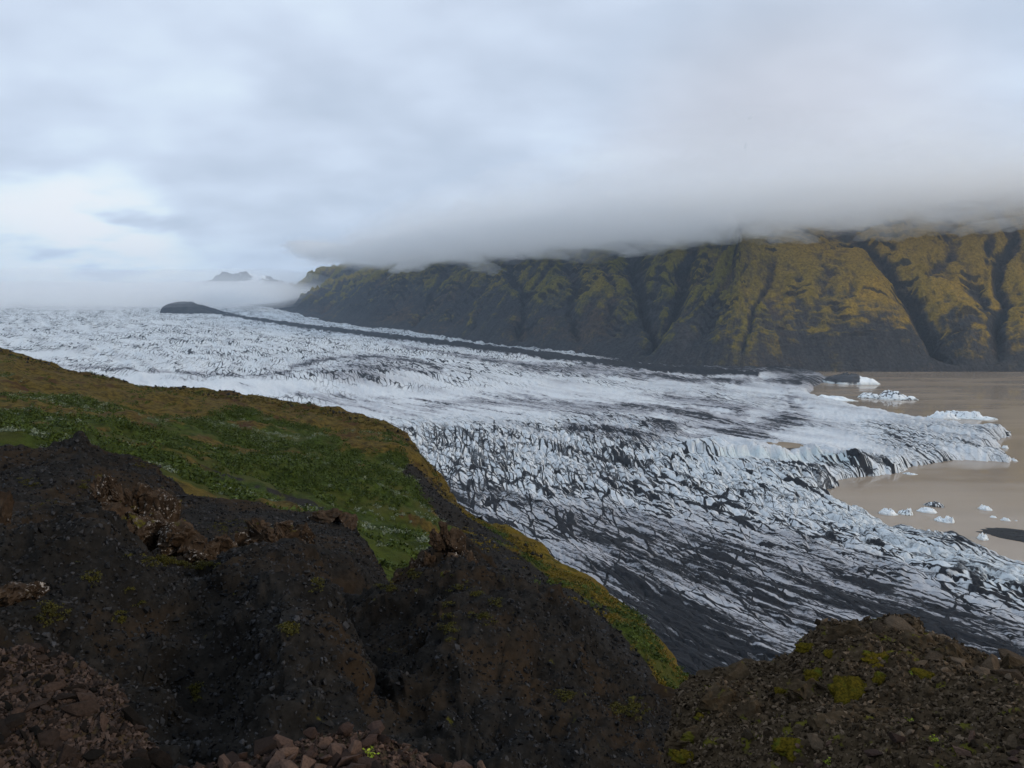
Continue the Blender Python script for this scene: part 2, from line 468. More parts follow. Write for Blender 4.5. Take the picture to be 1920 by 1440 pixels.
    h += og * 2.2
    # stranded ice cliff facing the lake bay
    S = [on_ice(*p) for p in ((1225, 838), (1330, 849), (1420, 852), (1500, 855), (1570, 858), (1650, 872))]
    jy = 16 * fbm(x / 40, y / 40, 4, 72)
    ds, fs = seg_dist(x + 10 * fbm(x / 30, y / 30, 4, 71), y + jy, S)
    sl = np.interp(px, [1225, 1330, 1420, 1500, 1570, 1650], [838, 849, 852, 855, 858, 872])
    ends = sst(px, 1225, 1330) * (1 - sst(px, 1600, 1670))
    back = py < sl + jy * 0.18
    sd = np.where(back, ds, -ds)
    rise = sst(sd, -12, 5)
    h += ends * ((9 + 7 * (c1 - 0.5) + 8 * fbm(x / 38, y / 60, 3, 73)) * np.exp(-(np.maximum(sd, 0) / 80) ** 2) * rise - 6 * np.exp(-np.maximum(-sd, 0) / 70) * (1 - rise))
    # melt pond
    pc = on_ice(1462, 842)
    pd = np.hypot((x - pc[0]) / 26, (y - pc[1]) / 20) * (1 + 0.25 * fbm(x / 12, y / 12, 3, 77))
    z = z + h
    # moraine rises as a low ridge
    def band(pts, hw, seed=0, wob=0.8, soft=0.0):
        d, f = seg_dist(px, py, pts)
        hwv = np.interp(px, [p[0] for p in pts], [hw] * len(pts)) if np.isscalar(hw) else np.interp(f, np.linspace(0, 1, len(hw)), hw)
        return 1 - sst(d / hwv + wob * fbm(al / 70, ac / 14, 4, seed), soft, 1.6)
    mor = band([(395, 584), (430, 591), (470, 598), (560, 611), (700, 628), (850, 646), (1000, 664), (1100, 677), (1200, 689), (1330, 698), (1420, 702)], [1.6, 2.2, 2.6, 3.4, 4.2, 5, 5.4, 5.4, 4.4, 3.4], 81, 0.4, 0.6)
    z = z + mor * 5
    film = zone_dirty * 0.375 + zone_black * 0.22 + 0.13 * foot + 0.12 + 0.05 * far
    film = film + 0.36 * band([(545, 692), (620, 674), (700, 671), (790, 682), (826, 698)], 5, 82) + 0.30 * dome
    film = film + 0.28 * band([(40, 680), (150, 689), (300, 697), (480, 705), (545, 700)], [3, 3, 4, 4], 83)
    film = film + 0.34 * band([(720, 643), (800, 657), (900, 673), (1000, 690), (1150, 698), (1300, 713), (1500, 716)], [2, 3, 7, 9, 6, 4], 84)
    film = film + 0.30 * band([(560, 738), (680, 758), (800, 764), (900, 752), (1000, 755), (1110, 770), (1230, 765), (1330, 780)], [6, 13, 14, 14, 9], 85, 1.2)
    film = film + 0.27 * band([(1060, 800), (1180, 815), (1300, 820), (1420, 805), (1500, 780), (1480, 750)], [9, 14, 14, 20, 12], 86, 1.2)
    film = film + 0.26 * band([(1250, 745), (1330, 755), (1390, 770), (1340, 790), (1230, 798)], [10, 13, 13, 10], 87, 1.2)
    film = film + 0.45 * sst(py, 660, 676) * (1 - sst(py - np.interp(px, [1050, 1250, 1500], [662, 691, 703]), -6, 3)) * sst(px, 1020, 1160)
    film = film + og * 0.26 * (og > 0) + 0.17 * fbm(al / 200, ac / 50, 4, 91) + 0.07 * sst(px, 850, 1050) * (1 - sst(py, 830, 870))
    film = film + 0.33 * sst(py, 700, 704) * (1 - sst(py, 712, 730)) * sst(px, 1420, 1500)
    film = np.clip(film, 0, 1.0); film = np.maximum(film, mor * 1.1)
    film = film * (1 - 0.75 * np.clip(front, 0, 1))
    crev = (1 - sst(e1, 0.0, 0.13)) * np.clip(0.45 * zone_serac + 0.8 * dome + 0.25 * far, 0, 1)
    crev = crev * (0.75 + 0.9 * fbm(x / 130, y / 130, 3, 95)) * (1 - 0.6 * smoothz) * (1 - 0.6 * tip) * (1 - 0.5 * np.clip(front, 0, 1))
    lowf = np.stack([0.5 + 0.30 * fbm(al / 290, ac / 45, 4, 201), 0.5 + 0.30 * fbm(x / 72, y / 72, 4, 202), 0.5 + 0.3 * fbm(x / 220, y / 220, 5, 203)], -1)
    crackamt = np.clip(0.75 * zone_serac + 0.9 * dome + 0.55 * far * (1 - 0.3 * smoothz) + 0.30 + 0.5 * fbm(x / 300, y / 300, 3, 96) - 0.5 * zone_dirty - 0.22 * tip - 0.25 * np.clip(front, 0, 1), 0, 1)
    dirty = np.clip(zone_dirty * 1.05 + 0.50 * zone_serac - 0.15 * tip + 0.14 - 0.35 * np.clip(front, 0, 1), 0, 1)
    facing = np.exp(-ds / 9) * ends * 0.75 * (~back)
    crev = np.clip(crev + facing * ridged(al / 6, ac / 6, 2, 97), 0, 1)
    blue = np.clip(np.exp(-ds / 16) * ends * (~back) * 0.6 * sst(px, 1330, 1360) + 0.10 * front + 0.05 * zone_serac + 0.10 * far, 0, 0.75)
    # edge of the ice over the lake
    de, _ = seg_dist(x + 9 * fbm(x / 25, y / 25, 3, 101), y + 12 * fbm(x / 25, y / 25, 3, 102), ICE_POLY[:len(WATERLINE)])
    ins = inside(x, y, ICE_POLY)
    lift = 1 - np.exp(-(de + 0.5) / (13 + 6 * fbm(x / 40, y / 40, 3, 103)))
    edge = np.where(ins, lift, 0)
    z = np.where(ins, 0.4 + np.maximum(z, 2) * edge + 1.5 * (1 - lift) * ridged(x / 12, y / 12, 3, 105), -5.0)
    film = np.clip(film + 0.55 * np.exp(-de / 16) * sst(px, 1600, 1720) * sst(py, 980, 1005) * ins, 0, 1)
    pond = sst(pd, 1.25, 0.9)
    pz = float(np.median(z[pd < 1.0]))
    z = z * (1 - pond) + (pz - 2.5) * pond
    crev = np.maximum(crev, np.where(ins, 0.5 * np.exp(-de / 3), 0))
    P = np.stack([x, y, z], -1)
    o = mesh_obj('glacier', P.reshape(-1, 3), grid_faces(NC, NR), mat_glacier(), attrs={'flow': np.stack([al, ac], -1).reshape(-1, 2), 'low': lowf.reshape(-1, 3), 'dirt': crev.ravel(), 'film': film.ravel(), 'blue': blue.ravel(), 'dirty': dirty.ravel(), 'crack': crackamt.ravel()})
    tag(o, kind='structure')
    # pond water
    a = np.linspace(0, 2 * np.pi, 40, endpoint=False)
    V = np.c_[pc[0] + 34 * np.cos(a), pc[1] + 26 * np.sin(a), np.full(40, pz - 1.4)]
    V = np.r_[V, [[pc[0], pc[1], pz - 1.4]]]
    F = np.array([(i, (i + 1) % 40, 40) for i in range(40)])
    tag(mesh_obj('melt_water', V, F, bpy.data.materials['silty_lake_water']), kind='structure')
build_glacier()

# ------------------------------------------------------------------ the long mountain across the valley
def poly_resample(pts, n):
    pts = np.array(pts, float)
    L = np.r_[0, np.cumsum(np.linalg.norm(np.diff(pts, axis=0), axis=1))]
    s = np.linspace(0, L[-1], n)
    return np.stack([np.interp(s, L, pts[:, k]) for k in range(pts.shape[1])], 1), s
def smooth1(a, k):
    ker = np.hanning(k + 2)[1:-1]; ker /= ker.sum()
    p = np.pad(a, ((k // 2, k // 2), (0, 0)), mode='edge')
    return np.stack([np.convolve(p[:, j], ker, 'same')[k // 2:-(k // 2)] for j in range(a.shape[1])], 1)
M_MOUNT = mat_mountain()
def build_mountain(name, base_px, depth, top, gullies, seed, NU, NV, moss_bias=0.0, noise_amp=1.0, cliff_left=0.0, sun_glow_px=(1250, 1800)):
    """base_px: image trace of the foot, put on the ice or lake; the face rises behind it. depth metres back, top(px) crest height above the lake"""
    foot = []
    for p in base_px:
        x, y = on_ice(*p) if p[0] < 1480 else on_plane(*p)
        foot.append((x, y))
    B, s = poly_resample(foot, NU)
    B = smooth1(B, max(5, NU // 14))
    tg = np.gradient(B, axis=0); tg /= np.linalg.norm(tg, axis=1, keepdims=True)
    nr = np.stack([-tg[:, 1], tg[:, 0]], 1)
    nr = np.where((nr @ np.array([0.3, 1.0]))[:, None] < 0, -nr, nr)
    nr = smooth1(nr, max(5, NU // 5)); nr /= np.linalg.norm(nr, axis=1, keepdims=True)
    vv = np.linspace(-0.04, 1, NV) ; vv = np.where(vv < 0, vv, vv ** 1.15)
    U = np.repeat(s[:, None], NV, 1); Vv = np.repeat(vv[None] * depth, NU, 0)
    X = B[:, 0:1] + nr[:, 0:1] * Vv; Y = B[:, 1:2] + nr[:, 1:2] * Vv
    z0 = np.where(B[:, 0] > 850, 0, zg(B[:, 0], B[:, 1]))[:, None] - 4
    bpx = project(np.c_[B, np.zeros(NU)])[0]
    tp = np.interp(bpx, [t[0] for t in top], [t[1] for t in top])[:, None]
    t = Vv / depth
    prof = np.interp(t, [-0.05, 0, 0.05, 0.16, 0.22, 0.40, 0.60, 0.80, 0.95, 1.0], [-0.06, 0.0, 0.055, 0.185, 0.225, 0.45, 0.69, 0.90, 0.985, 1.0])
    mean = z0 + (tp - z0) * prof
    P0 = np.stack([X, Y, mean], -1)
    qx, qy, _ = project(P0)
    wob = fbm(U / 160, Vv / 160, 4, seed) * 26
    carve = np.zeros_like(X); gul = np.zeros_like(X)
    for pts, w_, dep in gullies:
        uvp = []
        for p in pts:
            k = np.argmin((qx - p[0]) ** 2 + (qy - p[1]) ** 2)
            uvp.append((U.flat[k], Vv.flat[k]))
        d, f = seg_dist(U + wob, Vv + wob * 0.5, uvp)
        ww = w_ * (0.55 + 0.9 * t)
        g = np.exp(-np.abs(d / ww) ** 1.05) * sst(t, 0.02, 0.14)
        carve = np.maximum(carve, g * dep * 1.25); gul = np.maximum(gul, np.exp(-(d / (ww * 0.55)) ** 2) * min(1, dep / 45) * sst(t, 0.03, 0.15))
    r1 = ridged(U / 210 + 0.75 * fbm(U / 300, Vv / 300, 3, seed + 3), Vv / 620, 4, seed + 4)
    r2 = ridged(U / 62 + 1.1 * fbm(U / 150, Vv / 150, 3, seed + 5), Vv / 210, 4, seed + 6)
    r3 = fbm(U / 40, Vv / 24, 4, seed + 7)
    up = sst(t, 0.02, 0.2)
    cone = 1 - 0.65 * np.exp(-((bpx - 1480) / 170) ** 4)[:, None]
    rel = cone * (60 * fbm(U / 330, Vv / 420, 3, seed + 33) + 14 * (r1 - 0.5) + 8 * (r2 - 0.5) + 16 * fbm(U / 90, Vv / 90, 5, seed + 20, 0.55)) * up * noise_amp
    # rock ledges: lava benches seen as broken horizontal steps
    lev = mean / 26 + 0.9 * fbm(U / 260, Vv / 90, 4, seed + 8)
    ledge = (lev - np.floor(lev)); step = sst(ledge, 0.0, 0.22) - ledge
    lw = sst(fbm(U / 220, Vv / 150, 3, seed + 9), -0.1, 0.35) * sst(t, 0.1, 0.2)
    carve = carve * (1 - 0.7 * sst(t, 0.62, 0.9)); rel = rel * (1 - 0.6 * sst(t, 0.7, 0.95))
    Z = mean + rel - carve + step * (11 * lw + 10 * (1 - sst(bpx, 1080, 1280)[:, None]) * sst(t, 0.25, 0.4)) * noise_amp + (r3 * 5.0 + 5.0 * (ridged(U / 27 + .5 * fbm(U / 60, Vv / 60, 2, seed + 31), Vv / 70, 4, seed + 30) - 0.5)) * up * noise_amp
    # undercut lower bank above the shore
    Z = Z + 3.0 * ridged(U / 26, Vv / 60, 3, seed + 10) * sst(t, 0.0, 0.05) * (1 - sst(t, 0.12, 0.2))
    if cliff_left:
        Z = z0 + (Z - z0) * sst(s[:, None] if bpx[0] < bpx[-1] else (s[-1] - s[:, None]), 0, cliff_left)
    P = np.stack([X, Y, Z], -1)
    N = grid_normals(P)
    lap = sum(np.roll(Z, k, 0) for k in (-6, 6)) / 2 - Z
    hf = (Z - z0) / (tp - z0 + 1)
    patch = fbm(U / 240, Vv / 200, 4, seed + 12)
    lowline = np.interp(bpx, [480, 700, 900, 1100, 1250, 1500, 1900], [0.55, 0.47, 0.40, 0.36, 0.42, 0.36, 0.34])[:, None]
    moss = 0.62 * sst(hf, lowline - 0.20, lowline + 0.16) + 0.45 * patch + moss_bias - 0.022 * lap - 0.5 * gul + 0.12 * (N[..., 2] - 0.7)
    moss = moss + 0.20 * sst(bpx, 1250, 1700)[:, None] * sst(hf, 0.3, 0.5) + 0.12 * (1 - cone)
    led = sst(fbm(U / 110, Vv / 26, 4, seed + 36), 0.05, 0.40) * sst(hf, 0.10, 0.18) * (1 - sst(hf, 0.42, 0.55))
    moss = moss + 0.42 * led * sst(bpx, 900, 1200)[:, None]
    soil = 0.36 + 0.6 * sst(hf, 0.2, 0.7) * sst(bpx, 1000, 1500)[:, None] + 0.35 * fbm(U / 300, Vv / 260, 3, seed + 13)
    rock = 0.35 * gul + 0.9 * lw * (1 - sst(ledge, 0.02, 0.3)) + 0.9 * sst(1 - N[..., 2], 0.42, 0.75) + 0.014 * lap
    lf = 1 - sst(bpx, 1080, 1280)[:, None]
    cl_ = sst(fbm(U / 150, Vv / 90, 4, seed + 35), 0.0, 0.30) * lf
    rock = rock + 0.5 * sst(fbm(U / 90 + 7, Vv / 16, 4, seed + 37), 0.12, 0.4) * sst(hf, 0.06, 0.12) * (1 - sst(hf, 0.40, 0.55)) + 0.55 * cl_ * sst(hf, 0.25, 0.4)
    moss = moss - 0.12 * lf
    warm = sst(bpx, sun_glow_px[0], sun_glow_px[1])[:, None] * (0.55 + 0.6 * sst(hf, 0.35, 0.8)) + 0.2 * fbm(U / 200, Vv / 200, 3, seed + 14) + 0.1  # sunlit glow of the upper right slopes, put into the moss colour
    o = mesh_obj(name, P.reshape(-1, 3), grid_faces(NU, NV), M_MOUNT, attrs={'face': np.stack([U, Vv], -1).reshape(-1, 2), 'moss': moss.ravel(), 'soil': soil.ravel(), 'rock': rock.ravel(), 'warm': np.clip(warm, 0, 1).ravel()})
    tag(o, kind='structure')
    return P
GUL = [
    ([(1215, 665), (1235, 620), (1205, 560), (1190, 505), (1185, 450)], 42, 62),
    ([(1235, 622), (1265, 560), (1280, 500), (1310, 430)], 40, 60),
    ([(1800, 694), (1765, 640), (1728, 580), (1705, 530), (1680, 490), (1640, 450), (1590, 415)], 55, 78),
    ([(1712, 545), (1745, 500), (1790, 455)], 26, 30),
    ([(1862, 694), (1868, 620), (1880, 545), (1868, 490), (1905, 430)], 36, 56),
    ([(1850, 560), (1840, 500), (1860, 440)], 24, 34),
    ([(985, 650), (970, 600), (985, 560), (955, 515), (960, 480)], 42, 44),
    ([(880, 632), (905, 580), (950, 540)], 30, 26),
    ([(770, 615), (800, 560), (845, 500)], 40, 34),
    ([(1090, 655), (1065, 590), (1085, 540), (1065, 490)], 34, 36),
    ([(1140, 600), (1150, 540), (1130, 490)], 20, 20),
    ([(1385, 655), (1405, 600), (1440, 545), (1452, 480)], 15, 18),
    ([(1330, 570), (1355, 530), (1400, 490)], 10, 9), ([(1495, 570), (1505, 510)], 9, 10), ([(1540, 560), (1555, 505), (1550, 480)], 9, 11),
    ([(1590, 560), (1595, 510)], 9, 10), ([(1640, 560), (1630, 510)], 9, 10), ([(1300, 640), (1330, 600), (1380, 560)], 12, 10),
    ([(2010, 690), (2000, 560), (1990, 430)], 50, 60),
]
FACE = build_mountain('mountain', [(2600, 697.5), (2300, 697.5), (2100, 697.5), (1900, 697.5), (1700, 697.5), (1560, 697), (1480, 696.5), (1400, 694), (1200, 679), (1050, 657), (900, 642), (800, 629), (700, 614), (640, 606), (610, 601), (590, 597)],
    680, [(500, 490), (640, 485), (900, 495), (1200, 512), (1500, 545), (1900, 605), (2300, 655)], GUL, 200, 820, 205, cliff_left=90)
build_mountain('mountain', [(690, 610), (640, 604), (590, 595), (555, 589), (520, 579), (480, 574), (455, 569)], 900,
    [(440, 225), (455, 290), (470, 390), (490, 470), (560, 500), (700, 480)], [([(600, 590), (610, 560), (620, 520)], 60, 40)], 320, 200, 110, moss_bias=-0.2, noise_amp=1.7, sun_glow_px=(3000, 4000))
# ------------------------------------------------------------------ far dark rock island in the ice, distant snowy peak
def build_hill(name, cx, cy_, rx, ry, z0, h, seed, mat, N=60, skew=0.0, shape=0.8):
    a = np.linspace(-1.15, 1.15, N)
    U, W = np.meshgrid(a, a, indexing='ij')
    d = np.hypot(U, W)
    Z = z0 + h * (np.clip(1 - d, -0.15, 1) ** 1.0 if False else np.where(d < 1, (1 - d) ** shape, -0.1 * (d - 1))) * (1 + skew * -U) + h * 0.16 * ridged(U * 3, W * 3, 4, seed) * (d < 1.05)
    P = np.stack([cx + rx * U, cy_ + ry * W, Z], -1)
    return mesh_obj(name, P.reshape(-1, 3), grid_faces(N, N), mat)
M_DARKROCK = mat_plain('dark_moraine_rock', (0.022, 0.023, 0.027), (0.05, 0.05, 0.055), 0.02, bump=0.8, bdist=6)
hx, hy = on_ice(350, 588)
tag(build_hill('rock_knoll', hx, hy + 90, 200, 150, float(zg(np.array(hx), np.array(hy))) - 6, 74, 401, M_DARKROCK, skew=0.55, shape=0.42), 'dark rock knoll standing out of the far white ice below the fog', 'rock')
hx, hy = on_ice(384, 586)
tag(build_hill('moraine_spur', hx + 10, hy + 40, 150, 90, float(zg(np.array(hx), np.array(hy))) - 5, 18, 402, M_DARKROCK), 'low dark debris spur trailing right from the far rock knoll', 'rock')
def mat_snowpeak():
    m, t = material('snow_streaked_rock')
    pos = t.n('ShaderNodeNewGeometry').outputs['Position']
    n = t.noise(pos, 0.0035, 6.0, 0.65, 0.8)
    t.out_bsdf(t.mix(t.ramp(t.math('ADD', n, t.attr('snow')), 0.52, 0.60), (0.035, 0.04, 0.05), (0.8, 0.84, 0.9)), 0.9, t.bump(n, 0.8, 40))
    return m
def build_peak():
    N = 120
    x = np.linspace(-1, 1, N); U, W = np.meshgrid(x, x, indexing='ij')
    c = at(455, 545, 10500)
    X = c[0] + 760 * U; Y = c[1] + 1200 * W
    Z = 120 + 350 * np.clip(1 - np.abs(W + 0.1) * 1.1, 0, 1) * (0.8 + 0.35 * ridged(U * 3, W * 2, 5, 7)) * (1 - 0.7 * np.abs(U) ** 2)
    px = project(np.stack([X, Y, Z], -1))[0]
    snow = 0.17 * np.exp(-((px - 485) / 22) ** 2) - 0.06
    o = mesh_obj('mountain', np.stack([X, Y, Z], -1).reshape(-1, 3), grid_faces(N, N), mat_snowpeak(), attrs={'snow': snow.ravel()})
    tag(o, kind='structure')
build_peak()

# ------------------------------------------------------------------ cloud: nested shells of thin even vapour, denser inward
def mat_vapour(name, dens, col=(0.995, 0.997, 1.0)):
    m = bpy.data.materials.new(name); m.use_nodes = True
    t = NT(m.node_tree)
    vol = t.n('ShaderNodeVolumePrincipled', ins={'Color': (*col, 1), 'Density': dens, 'Anisotropy': 0.35})
    o = t.n('ShaderNodeOutputMaterial')
    m.node_tree.links.new(vol.outputs[0], o.inputs['Volume'])
    return m
def tube_shell(name, path, rad_h, down, up, mat, seed, rough, nu=260, na=64, detail=1.0, endp=10, wave=160):
    """closed tube of vapour along a 3-D path (its flattest, widest level); down and up are its depths below and above that level, ragged below, smooth above"""
    P, s = poly_resample(path, nu)
    rh = np.interp(np.linspace(0, 1, nu), np.linspace(0, 1, len(rad_h)), rad_h)
    tp = np.sqrt(np.clip(1 - np.abs(np.linspace(-1, 1, nu)) ** endp, 0.0004, 1))
    tg = np.gradient(P, axis=0); tg[:, 2] = 0; tg /= np.linalg.norm(tg, axis=1, keepdims=True)
    nr = smooth1(np.stack([-tg[:, 1], tg[:, 0]], 1), max(5, nu // 6))
    a = np.linspace(0, 2 * np.pi, na, endpoint=False)
    ca, sa = np.cos(a)[None], np.sin(a)[None]
    sx = s[:, None] / wave * detail
    nz = fbm3(sx + 0 * ca, ca * rh.mean() / wave * detail + 0 * sx, sa * 1.2 * detail + 0 * sx, 5, seed, 0.62) * rough * (0.25 + 0.75 * sst(-sa, -0.3, 0.4))
    k = tp[:, None] * (1 + nz)
    X = P[:, 0:1] + nr[:, 0:1] * ca * rh[:, None] * k
    Y = P[:, 1:2] + nr[:, 1:2] * ca * rh[:, None] * k
    upv = np.interp(np.linspace(0, 1, nu), np.linspace(0, 1, len(up)), up)[:, None] if isinstance(up, list) else up
    Z = P[:, 2:3] + sa * np.where(sa < 0, down, upv) * k
    V = np.stack([X, Y, Z], -1).reshape(-1, 3)
    i, j = np.meshgrid(np.arange(nu - 1), np.arange(na), indexing='ij')
    a0 = (i * na + j).ravel(); a1 = (i * na + (j + 1) % na).ravel()
    F = np.c_[a0, a1, a1 + na, a0 + na]
    V = np.r_[V, P[:1], P[-1:]]
    n0 = nu * na
    caps = [(n0, (jj + 1) % na, jj) for jj in range(na)] + [(n0 + 1, (nu - 1) * na + jj, (nu - 1) * na + (jj + 1) % na) for jj in range(na)]
    me = bpy.data.meshes.new(name)
    me.from_pydata(V.tolist(), [], F.tolist() + caps)
    me.materials.append(mat)
    o = bpy.data.objects.new(name, me); COL.objects.link(o)
    tag(o, kind='stuff')
    return o
NUF = FACE.shape[0]
crest = []
for k in range(0, NUF, 12):
    c = FACE[k, int(FACE.shape[1] * 0.78)]
    crest.append(c)
crest = np.array(crest)
cpx = project(crest)[0]
base_z = np.interp(cpx, [500, 640, 1000, 1200, 1500, 1700, 1920, 2300], [395, 395, 412, 418, 448, 468, 500, 545])   # cloud base
ext = np.array([at(*q) for q in ((610, 500, 5500), (600, 500, 5600), (590, 500, 5700), (580, 500, 5800), (570, 500, 5900), (560, 500, 6000))])
pth = np.r_[crest, ext]; bz = np.r_[base_z, np.interp(np.arange(6), [0, 2, 5], [base_z[-1] + 6, 470, 500])]
fade = [1.0, 1.0, 1.0, 1.0, 0.9, 0.75, 0.5, 0.3]
for q, (off, rh, up, den, rg) in enumerate(((-14, 560, 400, 0.0005, 0.35), (-2, 520, 260, 0.0010, 0.6), (10, 480, 150, 0.0018, 0.68), (28, 450, 90, 0.0030, 0.68))):
    path = pth.copy(); dn = 70.0; path[:, 2] = bz + off + dn
    tube_shell('cloud_bank', path, [rh * f_ for f_ in (1, 1, 1, 1, 1, 1, 0.9, 0.55)], dn, [up * f_ for f_ in fade], mat_vapour('cloud_vapour_%d' % q, den), 500 + q, rg, nu=340, na=52, wave=105, endp=5)
# torn shreds of cloud hanging below the deck against the face
rgw = np.random.default_rng(77)
for k in range(26):
    u = int(NUF * (0.16 + 0.82 * (k + 0.8 * rgw.random()) / 26))
    col_ = FACE[u]; bzk = float(np.interp(project(col_[None, -1])[0][0], cpx[::-1], base_z[::-1]))
    j = int(np.argmin(np.abs(col_[:, 2] - (bzk + 6 - 26 * rgw.random()))))
    a_, b_ = FACE[max(0, u - 22 - int(18 * rgw.random())), j], FACE[min(NUF - 1, u + 18 + int(20 * rgw.random())), j]
    off = np.array([-30.0, -55.0, 10.0])
    m_ = (a_ + b_) / 2 + np.array([0, 0, 14 * rgw.random()])
    tube_shell('cloud_wisp', [a_ + off, m_ + off, b_ + off + np.array([0, 0, 16.0])], [50 + 34 * rgw.random()], 16, 34, mat_vapour('wisp_vapour_%d' % k, 0.0025 + 0.004 * rgw.random()), 560 + k, 0.75, nu=48, na=24, wave=38, endp=2)
# fog lying on the upper glacier at the left, below the far peak
c0, c1_, c2_ = at(-500, 562, 6900), at(250, 561, 7000), at(610, 545, 8400)
for q, (dn, up, rh, den) in enumerate(((110, 230, 1500, 0.0004), (100, 130, 1350, 0.0011), (85, 85, 1250, 0.0018), (55, 55, 1000, 0.0030))):
    tube_shell('fog_bank', [c0, c1_, c2_], [rh, rh, rh * 0.6], dn, up, mat_vapour('fog_vapour_%d' % q, den), 520 + q, 0.22, nu=100, na=40, wave=900, endp=4)
# ------------------------------------------------------------------ haze in the whole valley
def build_haze():
    x0, x1, y0, y1, z0, z1 = -16000, 9000, -600, 17000, -13.0, 980.0
    V = [(x, y, z) for z in (z0, z1) for y in (y0, y1) for x in (x0, x1)]
    F = [(0, 2, 3, 1), (4, 5, 7, 6), (0, 1, 5, 4), (2, 6, 7, 3), (0, 4, 6, 2), (1, 3, 7, 5)]
    o = mesh_obj('haze', V, F, mat_vapour('valley_haze', 0.000032, (0.62, 0.80, 1.0)), smooth=False)
    tag(o, kind='stuff')
build_haze()
# ------------------------------------------------------------------ icebergs
def mat_iceberg():
    m, t = material('iceberg_ice')
    pos = t.n('ShaderNodeNewGeometry').outputs['Position']
    oi = t.n('ShaderNodeObjectInfo').outputs['Random']
    d = t.attr('dirt')
    n = t.noise(pos, 0.5, 6.0, 0.65)
    ice = t.mix(n, (0.70, 0.76, 0.80), (0.90, 0.92, 0.93))
    ice = t.mix(t.math('MULTIPLY', t.ramp(t.attr('low'), 0.0, 1.0), 0.5), ice, (0.46, 0.52, 0.52))
    f = t.ramp(t.math('ADD', d, t.math('MULTIPLY', t.math('SUBTRACT', n, 0.5), 0.9)), 0.42, 0.62)
    col = t.mix(f, ice, t.mix(n, (0.014, 0.015, 0.018), (0.07, 0.07, 0.075)))
    t.out_bsdf(col, 0.5, t.bump(n, 0.5, 0.6), spec=0.3)
    return m
M_BERG = mat_iceberg()
def iceberg(name, px, py, wpx, hpx, label, group, seed, humps=((0, 0, 1.0, 0.8),), dirt=0.0, topdirt=0.0, cat='iceberg', depth=0.5, mat=None, na=56, nr=16, sharp=1.0, side=None, plateau=1.5):
    """px,py: middle of its waterline; wpx,hpx its size in the 1920 px frame; humps: (u, w, height, radius) in half-widths"""
    cx, cy_ = on_plane(px, py)
    r = math.hypot(cx, cy_); sc = r / FPX / math.cos(math.atan2(cx, cy_)) ** 0.0
    W = wpx * sc * 0.5; H = hpx * sc * 1.04; D = W * depth
    D = max(D, H * 0.7)
    a = np.linspace(0, 2 * np.pi, na, endpoint=False); q = np.linspace(0, 1, nr) ** 0.8
    Aa, Q = np.meshgrid(a, q, indexing='ij')
    out = 1 + 0.20 * fbm(np.cos(Aa) * 1.7 + seed, np.sin(Aa) * 1.7, 4, seed) + 0.05 * np.abs(gn2(np.cos(Aa) * 5, np.sin(Aa) * 5, seed + 1))
    U, Wd = np.cos(Aa) * Q * out, np.sin(Aa) * Q * out
    h = np.zeros_like(U)
    for hu, hw, hh, hr in humps:
        g = np.clip(plateau * (1 - (np.hypot(U - hu, (Wd - hw) * 0.8) / hr) ** 2.0), 0, 1)
        h = np.maximum(h, hh * g)
    f1, f2, c = worley(U * 4.2 + seed, Wd * 2.6, seed)
    h = np.maximum(h, 0.16) * (1 + 0.75 * (c - 0.5) * sharp + 0.30 * fbm(U * 3, Wd * 3, 4, seed + 3) * sharp)
    h = h * np.clip((1 - Q) / 0.10, 0, 1) ** 0.6
    h = 0.74 * h / h.max()
    Z = H * h - 0.35 * (Q >= 0.999) * H - 0.3 * (Q > 0.97)
    Rx, Ry = math.cos(-math.atan2(cx, cy_)), math.sin(-math.atan2(cx, cy_))
    X = cx + W * U * Rx - D * Wd * Ry; Y = cy_ + D * 0.8 + W * U * Ry + D * Wd * Rx
    V = np.stack([X, Y, Z], -1)
    F = []
    i, j = np.meshgrid(np.arange(na), np.arange(nr - 1), indexing='ij')
    a0 = (i * nr + j).ravel(); a1 = (((i + 1) % na) * nr + j).ravel()
    F = np.c_[a0, a0 + 1, a1 + 1, a1]
    dd = dirt * 0.6 + dirt * 1.2 * np.clip(ridged(U * 2.5 + Wd * 3 + seed, Wd * 1.2 - U * .5, 3, seed + 7) - 0.45, 0, 1) + topdirt * sst(h, 0.04, 0.25) + (1 - sst(f2 - f1, 0, 0.16)) * (0.25 + dirt * 0.5)
    if side is not None:
        dd = dd * (1 - sst(U, side - 0.12, side + 0.12) * 0.9)
    o = mesh_obj(name, V.reshape(-1, 3), F, mat or M_BERG, smooth=False, attrs={'dirt': dd.ravel(), 'low': np.clip(1 - Z / (0.25 * H + 1e-3), 0, 1).ravel()})
    tag(o, label, cat, group)
    return o
G1, G2 = 'icebergs adrift on the far lake', 'small ice blocks adrift in the near bay'
iceberg('iceberg', 1604, 721, 92, 24, 'domed iceberg with black debris on its back and a white right end', G1, 1, ((-0.1, 0, 1.0, 1.0), (0.45, -0.1, 0.75, 0.6)), dirt=0.1, topdirt=1.0, depth=0.6, side=0.32, na=80, nr=24, sharp=0.5, plateau=1.0)
iceberg('iceberg', 1670, 749, 92, 19, 'long iceberg with a grey peak and black streaks on its right half', G1, 2, ((-0.5, 0, 0.6, 0.6), (0.25, 0, 1.0, 0.55), (0.7, 0, 0.5, 0.4)), dirt=0.5, depth=0.45, na=80, nr=24)
iceberg('iceberg', 1566, 751, 84, 9, 'low flat white iceberg slab lying off the glacier edge', G1, 3, ((-0.2, 0, 0.9, 1.0),), dirt=0.08, depth=0.4)
iceberg('iceberg', 1776, 786, 48, 15, 'pointed white iceberg hump left of the ridged one', G1, 4, ((0, 0, 1.0, 0.85), (-0.5, 0, 0.5, 0.5)), dirt=0.12, depth=0.5)
